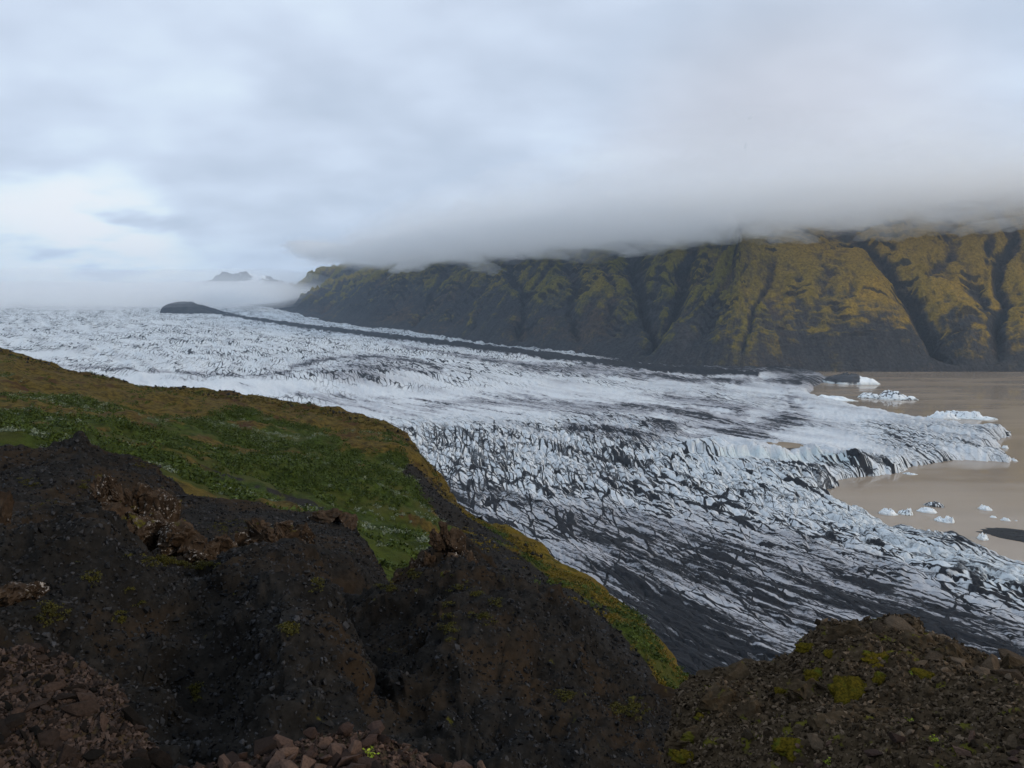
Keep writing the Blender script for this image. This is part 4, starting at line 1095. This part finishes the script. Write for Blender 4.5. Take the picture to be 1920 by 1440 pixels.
def outcrop(lumps, label, seed, mat=None, group='brown rock outcrops among the dark gravel', sub=5, name='rock_outcrop'):
    """lumps: (px, py, wpx, hpx, r): main masses of one outcrop; each breaks into a few angular blocks, every block a part"""
    rg = np.random.default_rng(seed)
    e = bpy.data.objects.new(name, None)
    px = sum(l[0] for l in lumps) / len(lumps); py = max(l[1] + l[3] / 2 for l in lumps)
    e.location = at(px, py, lumps[0][4]); COL.objects.link(e)
    tag(e, label, 'rock', group)
    for k, (px, py, wp, hp, r) in enumerate(lumps):
        sc = r / FPX
        sub_ = [(0, 0, 0.62, 0.62)] if sub < 5 else [(0, 0.05, 0.46, 0.55), (-0.28, 0.16, 0.34, 0.40), (0.28, 0.14, 0.36, 0.42), (0.05, -0.24, 0.30, 0.30), (-0.1, 0.34, 0.36, 0.30)]
        for q, (dx, dy, fw, fh) in enumerate(sub_):
            jx, jy = (rg.random(2) - 0.5) * 0.12
            V, F = crag_mesh(seed * 7 + k * 31 + q, (wp * sc * fw, wp * sc * fw * 0.9, hp * sc * fh * 1.1), 2 if sub >= 5 else 2)
            a_ = rg.random() * 6.28
            ca_, sa_ = math.cos(a_), math.sin(a_)
            V = V @ np.array([[ca_, sa_, 0], [-sa_, ca_, 0], [0, 0, 1]])
            c = np.array(at(px + (dx + jx) * wp, py + (dy + jy) * hp, r + (rg.random() - .5) * wp * sc * 0.5)) - np.array(e.location)
            mesh_obj('rock', V + c, F, mat or M_OUTCROP, e, smooth=False)
    return e
outcrop([(198, 922, 52, 56, 26.5), (205, 970, 74, 62, 26), (243, 990, 78, 66, 25.5)], 'pale lichened knob rising at the left end of the brown outcrop line', 801)
outcrop([(262, 938, 62, 56, 27), (306, 952, 72, 60, 27), (288, 992, 90, 60, 26)], 'broad brown pitted outcrop right of the pale lichened knob', 811)
outcrop([(332, 1006, 72, 56, 25), (372, 1026, 66, 44, 24.5), (412, 1022, 50, 36, 25)], 'low dark brown outcrop tapering towards the front gravel mound', 821)
outcrop([(482, 1002, 64, 56, 26), (528, 1000, 72, 52, 26), (566, 1006, 52, 50, 26)], 'flat-topped red brown outcrop behind the front gravel mound', 831)
outcrop([(186, 1030, 42, 58, 19.3)], 'small brown rock standing in the dark gully at the left', 841)
outcrop([(612, 972, 52, 30, 37.5), (646, 980, 44, 34, 37)], 'mossy pale-spotted rock where the gravel ridge meets the green slope', 846, sub=3)
outcrop([(826, 1002, 46, 52, 22.4), (856, 1012, 46, 46, 22.6), (848, 1045, 66, 56, 22.2), (800, 1062, 64, 50, 22)], 'brown pinnacle with white lichen on top of the right gravel mound', 851)
outcrop([(836, 1102, 58, 62, 20.6), (872, 1082, 48, 44, 21.2)], 'lichen-specked rock just below the brown pinnacle', 861)
outcrop([(884, 1168, 46, 60, 18.6), (915, 1182, 50, 44, 18.4)], 'dark brown rock rib lowest beneath the pinnacle', 866)
outcrop([(750, 1092, 40, 30, 22)], 'small mossy rock in the saddle left of the pinnacle', 871, sub=3)
outcrop([(975, 1096, 16, 15, 21.8)], 'small tan stone alone on the right gravel mound', 874, sub=3, mat=M_JOINT, name='stone')
outcrop([(20, 1112, 90, 34, 14.2), (66, 1106, 50, 26, 14.4)], 'overhanging rusty ledge at the left edge above the jointed crag', 876)
outcrop([(2, 945, 26, 70, 26)], 'rusty rock at the left picture edge below the gravel crest', 881, sub=3)

# ---- moss and turf caught on ledges among the gravel
spots = ((MC, 330, 1046, 60, 8), (MC, 385, 1056, 40, 6), (MC, 300, 1050, 30, 8), (MC, 175, 1085, 14, 14), (MC, 96, 1150, 24, 18), (MC, 222, 1160, 8, 8), (MC, 590, 1100, 10, 10), (MC, 380, 1290, 10, 10),
         (MD, 862, 1096, 16, 8), (MD, 892, 1112, 10, 8), (MD, 842, 1170, 18, 26), (MD, 900, 1158, 26, 8), (MD, 770, 1072, 22, 8), (MD, 732, 1100, 30, 5), (MD, 1180, 1330, 40, 16), (MD, 1060, 1300, 16, 10), (MD, 930, 1130, 14, 8),
         (MB, 430, 985, 40, 12), (MB, 640, 962, 26, 8), (MA, 92, 952, 30, 10), (MA, 60, 905, 24, 10), (MA, 160, 910, 12, 10), (MA, 270, 870, 30, 8), (MC, 250, 1120, 16, 12), (MC, 540, 1180, 12, 10))
pp = []
for G_, px, py, sx_, sy_ in spots:
    gx, gy, gd = project(G_)
    for k in range(int(10 + sx_ * sy_ / 12)):
        qx, qy = px + RNG.normal() * sx_ * 0.5, py + RNG.normal() * sy_ * 0.5
        s_ = (gx - qx) ** 2 + (gy - qy) ** 2
        k_ = np.argmin(np.where(s_ < max(s_.min() * 1.5, 16), gd, 1e9))
        pp.append(G_.reshape(-1, 3)[k_] + RNG.normal(size=3) * 0.03)
pp = np.array(pp)
shrub_stuff('moss_turf', pp, 0.05 + 0.10 * RNG.random(len(pp)), mat_leaf('ledge_moss', (0.018, 0.020, 0.004), (0.075, 0.066, 0.010)), 40, 0.020, up=0.35)
# ------------------------------------------------------------------ nearest forms: jointed crag, pebbly mound, heap of stones
def stone_objects(name, P, spots, mat, parent=None, tpl=TPL_BIG, rng=RNG, align=0.7, bury=0.2):
    """spots: (position, normal, size xyz); each stone its own object sharing one of a few meshes"""
    if not hasattr(stone_objects, 'cache'): stone_objects.cache = {}
    out = []
    for k, (p, n, s) in enumerate(spots):
        q = int(rng.integers(0, len(tpl)))
        key = (q, mat.name)
        if key not in stone_objects.cache:
            V, F = tpl[q]
            o = mesh_obj(name, V, F, mat, smooth=False)
            me = o.data
            bm = bmesh.new(); bm.from_mesh(me)
            bmesh.ops.dissolve_limit(bm, angle_limit=0.12, verts=bm.verts, edges=bm.edges)
            bmesh.ops.bevel(bm, geom=list(bm.edges), offset=0.02, segments=1, affect='EDGES', clamp_overlap=True)
            bm.to_mesh(me); bm.free()
            for f in me.polygons: f.use_smooth = False
            stone_objects.cache[key] = me
            bpy.data.objects.remove(o)
        o = bpy.data.objects.new(name, stone_objects.cache[key])
        COL.objects.link(o)
        nv = Vector(n).normalized()
        qn = nv.to_track_quat('Z', 'Y')
        tw = Matrix.Rotation(rng.random() * 6.283, 4, 'Z') @ Matrix.Rotation((rng.random() - .5) * 2 * (1 - align), 4, 'X') @ Matrix.Rotation((rng.random() - .5) * 2 * (1 - align), 4, 'Y')
        M_ = Matrix.Translation(Vector(p) + nv * s[2] * (0.6 - bury)) @ qn.to_matrix().to_4x4() @ tw @ Matrix.Diagonal((*s, 1))
        o.matrix_world = M_
        if parent:
            o.parent = parent; o.matrix_parent_inverse = Matrix.Identity(4)
            o.matrix_world = M_; o.matrix_basis = Matrix.Translation(-parent.location) @ M_
        out.append(o)
    return out
def spread(P, n, mind, wfn, rng=RNG):
    """points on a grid at least mind apart (dart throwing on candidates)"""
    pos, nrm, _ = scatter(P, n * 14, wfn, rng)
    keep = []
    for k in range(len(pos)):
        if len(keep) >= n: break
        if keep and np.min(np.sum((pos[keep] - pos[k]) ** 2, 1)) < mind * mind: continue
        keep.append(k)
    return pos[keep], nrm[keep]
def near_form(name, curves, px0, px1, NC, back, front, mat, seed, amp, nseg=24, label=None, cat=None, top=None):
    P, t = layer_grid(curves, px0, px1, NC, back, front, nseg=nseg, sm=7, pyref=1300)
    P = displace(P, lambda P: amp * fbm3(P[..., 0] / .55, P[..., 1] / .55, P[..., 2] / .55, 4, seed) + amp * 0.3 * fbm3(P[..., 0] / .09, P[..., 1] / .09, P[..., 2] / .09, 3, seed + 4))
    nc, nr = P.shape[:2]
    e = bpy.data.objects.new(name, None)
    e.location = tuple(P[nc // 2, 2]); COL.objects.link(e)
    tag(e, label, cat)
    mesh_obj('core', P.reshape(-1, 3) - np.array(e.location), grid_faces(nc, nr), mat, e)
    return P, t, e
SB = [(0.15, -0.1), (0.5, -0.7), (1.2, -2.5)]

# ---- left crag of broken, jointed rock
CR, CT, crag = near_form('rock_crag', [[(-150, 1460, 4.4), (100, 1460, 4.4), (260, 1460, 4.4), (345, 1490, 4.3)],
    [(-150, 1330, 4.85), (0, 1330, 4.85), (120, 1325, 4.8), (200, 1350, 4.65), (260, 1420, 4.5), (345, 1480, 4.35)],
    [(-150, 1216, 5.3), (0, 1212, 5.3), (60, 1208, 5.3), (100, 1212, 5.3), (130, 1229, 5.2), (170, 1249, 5.1), (200, 1266, 5.0), (225, 1294, 4.9), (233, 1324, 4.8), (250, 1354, 4.7), (280, 1384, 4.6), (308, 1422, 4.5), (345, 1475, 4.4)]],
    -150, 345, 150, SB, [(0.3, -0.5)], M_CRAGCORE, 910, 0.045, label='crag of broken red brown jointed rock at the bottom left corner', cat='rock')
cw = ((CT > -0.05) & (CT < 1.06)).astype(float)
pos, nrm = spread(CR, 260, 0.066, cw)
sp = []
for p, n in zip(pos, nrm):
    b = 0.030 + 0.062 * RNG.random() ** 2.0
    sp.append((p, n + RNG.normal(size=3) * 0.25, (b * 1.25, b * (0.8 + 0.4 * RNG.random()), b * 0.8)))
stone_objects('stone', CR, sp, M_CRAGSTONE, crag, align=0.6, bury=0.30)
pos, nrm, _ = scatter(CR, 5000, cw)
o = stone_stuff('rubble', pos - np.array(crag.location), nrm, 0.010 + 0.022 * RNG.random(5000) ** 2, mat_rocky('crag_rubble_stone', ((0.016, 0.013, 0.012), (0.045, 0.032, 0.027), (0.09, 0.062, 0.05)), 40.0, tint=True, bdist=0.003), crag)

# ---- right mound of pebbly tuff
RM, RT, mound = near_form('rock_mound', [[(1200, 1720, 4.4), (1260, 1570, 4.7), (1350, 1490, 4.85), (1500, 1455, 4.9), (1700, 1445, 4.75), (2120, 1450, 4.5)],
    [(1200, 1600, 5.3), (1250, 1480, 5.5), (1290, 1385, 5.7), (1350, 1332, 5.95), (1500, 1302, 6.0), (1700, 1292, 5.9), (1920, 1312, 5.8), (2120, 1320, 5.8)],
    [(1200, 1540, 5.9), (1240, 1445, 6), (1252, 1384, 6.2), (1275, 1306, 6.5), (1310, 1271, 6.8), (1360, 1247, 7), (1400, 1232, 7.1), (1440, 1233, 7.1), (1490, 1221, 7.2), (1502, 1203, 7.2), (1540, 1196, 7.2), (1552, 1180, 7.2), (1600, 1172, 7.2), (1640, 1169, 7.2), (1680, 1166, 7.2), (1710, 1172, 7.2), (1730, 1188, 7.2), (1790, 1200, 7.2), (1815, 1222, 7.3), (1860, 1244, 7.4), (1920, 1240, 7.5), (2120, 1250, 7.6)]],
    1200, 2120, 290, SB, [(0.3, -0.3)], M_MOUND, 930, 0.085, nseg=26, label='rounded mound of pebbly brown tuff at the bottom right', cat='rock')
rpx, rpy, _ = project(RM)
rw = ((RT > -0.1) & (RT < 1.08) & (rpx < 1990)).astype(float)
pos, nrm, _ = scatter(RM, 13000, rw)
stone_stuff('gravel', pos - np.array(mound.location), nrm, 0.009 + 0.022 * RNG.random(13000) ** 2.5, M_PEBBLE, mound)
pos, nrm = spread(RM, 230, 0.05, rw * (rpx < 1930))
sp = [(p, n + RNG.normal(size=3) * .4, tuple((0.022 + 0.032 * RNG.random() ** 2) * np.array([1.2, 0.95, 0.85]))) for p, n in zip(pos, nrm)]
stone_objects('stone', RM, sp, M_PSTONE, mound, align=0.2, bury=0.15)
# tan jointed blocks along its right shoulder
sp = []
for px, py, wp in ((1686, 1172, 62), (1648, 1180, 44), (1612, 1184, 36), (1730, 1205, 52), (1765, 1198, 48), (1800, 1216, 54), (1752, 1232, 46), (1788, 1240, 52), (1828, 1240, 58), (1862, 1258, 62), (1902, 1240, 66), (1895, 1268, 60), (1835, 1264, 54), (1700, 1204, 40), (1566, 1192, 34), (1720, 1248, 40)):
    p, n = pick(RM, px, py)
    b = wp * 7.0 / FPX * 0.46
    sp.append((p, n * 0.5 + np.array([-0.2, -0.5, 0.6]), (b * 1.25, b * 1.0, b * 0.72)))
for o in stone_objects('block', RM, sp, M_JOINT, mound, align=0.7, bury=0.75): pass

# solid tuff blocks breaking the surface of the mound
for k, (px, py, wp) in enumerate(((1676, 1172, 76), (1604, 1184, 84), (1556, 1202, 62), (1726, 1204, 70), (1450, 1250, 84), (1384, 1268, 96), (1326, 1316, 84), (1500, 1296, 80), (1780, 1224, 72), (1848, 1258, 76), (1290, 1384, 70), (1654, 1332, 76), (1566, 1356, 70), (1405, 1340, 70), (1740, 1300, 64), (1908, 1250, 84))):
    p, n = pick(RM, px, py)
    b = wp * 6.6 / FPX * 0.5
    V, F = crag_mesh(5000 + k, (b * 1.15, b, b * 0.85), 2)
    mesh_obj('boulder', V + np.array(p) - np.array(n) * b * 0.42 - np.array(mound.location), F, M_MOUND, mound, smooth=False)

# ---- heap of angular stones at the bottom edge
HP, HTt = layer_grid([[(250, 1530, 3.5), (600, 1500, 3.5), (960, 1540, 3.5)], [(250, 1475, 3.9), (330, 1450, 3.95), (450, 1428, 4.05), (500, 1412, 4.1), (560, 1392, 4.15), (620, 1384, 4.2), (700, 1376, 4.2), (760, 1396, 4.15), (820, 1424, 4.1), (880, 1446, 4.05), (960, 1480, 4.0)]],
    250, 960, 160, SB, [(0.4, -0.1)], nseg=24, sm=7, pyref=1400)
HP = displace(HP, lambda P: 0.03 * fbm3(P[..., 0] / .3, P[..., 1] / .3, P[..., 2] / .3, 3, 950))
tag(mesh_obj('ground_heap', HP.reshape(-1, 3), grid_faces(*HP.shape[:2]), M_CRAGCORE), kind='structure')
hw = ((HTt > 0.2) & (HTt < 1.12)).astype(float)
pos, nrm = spread(HP, 230, 0.048, hw)
special = {(500, 1408): ('largest squarish brown stone at the left of the stone heap', (0.105, 0.085, 0.08)), (706, 1374): ('pitted round boulder crowning the stone heap', (0.085, 0.07, 0.062)),
           (688, 1396): ('flat oval grey stone below the pitted boulder', (0.075, 0.05, 0.04)), (436, 1426): ('pale rough grey stone at the left foot of the stone heap', (0.085, 0.06, 0.05)),
           (580, 1372): ('upright pinkish stone on the left crest of the stone heap', (0.045, 0.04, 0.06)), (612, 1400): ('orange brown block in the middle of the stone heap', (0.055, 0.05, 0.05)),
           (648, 1378): ('pointed brown stone left of the pitted boulder', (0.055, 0.05, 0.065))}
sppos = []
for (px, py), (lb, s) in special.items():
    p, n = pick(HP, px, py)
    o = stone_objects('stone', HP, [(p, (0, -0.2, 1), s)], M_STONE, align=0.75, bury=0.05)[0]
    tag(o, lb, 'stone', 'stones heaped at the bottom edge'); sppos.append(p)
kinds = ('angular red brown stone in the heap at the bottom edge',)
sp = []
for p, n in zip(pos, nrm):
    if min(np.linalg.norm(p - q) for q in sppos) < 0.075: continue
    b = 0.024 + 0.052 * RNG.random() ** 2.2
    sp.append((p, n + RNG.normal(size=3) * .45, (b * 1.2, b * (0.8 + 0.3 * RNG.random()), b * 0.85)))
for o in stone_objects('stone', HP, sp, M_STONE, align=0.2, bury=0.12):
    tag(o, kinds[0], 'stone', 'stones heaped at the bottom edge')
pos, nrm, _ = scatter(HP, 2500, hw)
stone_stuff('rubble', pos, nrm, 0.008 + 0.016 * RNG.random(2500) ** 2, mat_rocky('heap_rubble_stone', REDB, 40.0, tint=True, bdist=0.003))
# loose stones along the near foot of the right mound
lw_ = ((rpy > 1398) & (rpy < 1470) & (rpx > 1460) & (rpx < 1930)).astype(float)
pos, nrm = spread(RM, 85, 0.055, lw_)
sp = [(p, n + RNG.normal(size=3) * .35, tuple((0.026 + 0.036 * RNG.random() ** 1.8) * np.array([1.3, 1.0, 0.75]))) for p, n in zip(pos, nrm)]
for o in stone_objects('stone', RM, sp, M_STONE, align=0.4, bury=0.05):
    tag(o, 'loose red brown stone at the near foot of the pebbly mound', 'stone', 'loose stones below the pebbly mound')
p, n = pick(RM, 1535, 1396)
tag(stone_objects('stone', RM, [(p, (-0.3, -0.6, 0.5), (0.11, 0.06, 0.03))], M_PSTONE, align=0.9, bury=0)[0], 'slanting dark slab leaning at the near foot of the pebbly mound', 'stone')

# ---- moss cushions and small plants
def mat_moss():
    m, t = material('moss_cushion')
    pos = t.n('ShaderNodeNewGeometry').outputs['Position']
    n = t.noise(pos, 60, 6.0, 0.7); n2 = t.noise(pos, 12, 3.0)
    col = t.mix(t.ramp(n, 0.3, 0.7), (0.024, 0.021, 0.003), (0.105, 0.078, 0.008))
    col = t.mix(t.ramp(n2, 0.5, 0.7), col, (0.06, 0.07, 0.010))
    t.out_bsdf(col, 1.0, t.bump(n, 1.0, 0.012), spec=0.05)
    return m
M_MOSS = mat_moss()
for k, (px, py, wp, hp, lb) in enumerate(((1520, 1218, 46, 20, 'moss cushion on the left crest of the pebbly mound'), (1556, 1226, 20, 14, 'small orange moss tuft right of the crest cushion'),
    (1600, 1306, 56, 66, 'largest yellow moss cushion in the middle of the pebbly mound'), (1586, 1266, 34, 22, 'rounded moss cushion just above the largest one'), (1536, 1272, 50, 28, 'dull olive moss patch left of the largest cushion'),
    (1642, 1236, 44, 20, 'flat moss patch high on the pebbly mound under the tan blocks'), (1648, 1252, 20, 12, 'tiny moss tuft below the high flat patch'), (1652, 1272, 22, 22, 'moss tuft right of the largest cushion'),
    (1462, 1298, 18, 18, 'round moss tuft on the left flank of the pebbly mound'), (1488, 1406, 70, 34, 'wide moss cushion at the near foot of the pebbly mound'), (1738, 1272, 34, 26, 'green moss tuft with dry stalks on the right of the mound'),
    (1284, 1420, 46, 22, 'moss patch at the lower left edge of the mound'), (1312, 1345, 16, 12, 'small moss dot on the steep left edge of the mound'))):
    p, n = pick(RM, px, py)
    sc = np.linalg.norm(p - np.array((0, 0, CAMZ))) / FPX * 0.5
    V, F = rock_mesh(1000 + k * 3, (1, 1, 1), 4, 0.42, 0.07)
    nv = Vector(n * 0.5 + np.array([0, -0.6, 0.6])).normalized()
    M_ = np.array((nv.to_track_quat('Z', 'Y')).to_matrix())
    V = (V * np.array([wp * sc, hp * sc * 1.05, 0.22 * min(wp, hp) * sc + 0.006])) @ M_.T + np.array(p) + np.array(nv) * 0.006
    tag(mesh_obj('moss_cushion', V, F, M_MOSS), lb, 'moss', 'moss cushions on the pebbly mound')
M_LEAF = mat_leaf('fresh_leaf', (0.10, 0.16, 0.012), (0.30, 0.34, 0.03))
M_STEM = mat_leaf('dry_stem', (0.10, 0.09, 0.03), (0.2, 0.17, 0.06))
def small_plant(P, px, py, wpx, label, seed, lean=0.4):
    rg = np.random.default_rng(seed)
    p, n = pick(P, px, py)
    p = np.array(p)
    sc = np.linalg.norm(p - np.array((0, 0, CAMZ))) / FPX
    s = wpx * sc * 0.5
    e = bpy.data.objects.new('small_plant', None); e.location = tuple(p); COL.objects.link(e)
    tag(e, label, 'plant', 'small green plants among the stones')
    for k in range(7):
        d = rg.normal(size=3); d[2] = abs(d[2]) + 0.6; d /= np.linalg.norm(d)
        L = s * (0.8 + 0.5 * rg.random())
        side = np.cross(d, (0, 0, 1.0)); side /= np.linalg.norm(side) + 1e-9
        w_ = 0.0016
        V = [-side * w_, side * w_, d * L + side * w_ * .6, d * L - side * w_ * .6]
        V = [tuple(q) for q in V]; V2 = [(q[0], q[1] + 0.002, q[2]) for q in V]
        st = mesh_obj('stem', V + V2, [(0, 1, 2, 3), (4, 7, 6, 5), (0, 4, 5, 1), (1, 5, 6, 2), (2, 6, 7, 3), (3, 7, 4, 0)], M_STEM, e, smooth=False, attrs={'tint': rg.random(8)})
        for q in range(6):
            c = d * L * (0.35 + 0.65 * (q + rg.random()) / 6)
            a = rg.normal(size=3); a[2] = abs(a[2]) * .5; a /= np.linalg.norm(a)
            b = np.cross(a, rg.normal(size=3)); b /= np.linalg.norm(b) + 1e-9
            nn = np.cross(a, b)
            l = s * (0.28 + 0.2 * rg.random())
            LV = [c, c + a * l * .5 + b * l * .3, c + a * l, c + a * l * .5 - b * l * .3, c + a * l * .5 + nn * l * .10]
            mesh_obj('leaf', LV, [(0, 1, 4), (1, 2, 4), (2, 3, 4), (3, 0, 4)], M_LEAF, e, smooth=False, attrs={'tint': rg.random(5)})
small_plant(HP, 692, 1422, 34, 'bright yellow-green leafy plant growing out of the stone heap', 1)
small_plant(RM, 1752, 1392, 18, 'yellow-green plant on the dark right of the pebbly mound', 2)
small_plant(RM, 1549, 1432, 18, 'small green plant among loose stones at the bottom edge', 3)
small_plant(RM, 1706, 1354, 16, 'little green plant above the yellow-green one on the mound', 4)
small_plant(RM, 1712, 1266, 14, 'little green plant beside the moss tuft with dry stalks', 5)
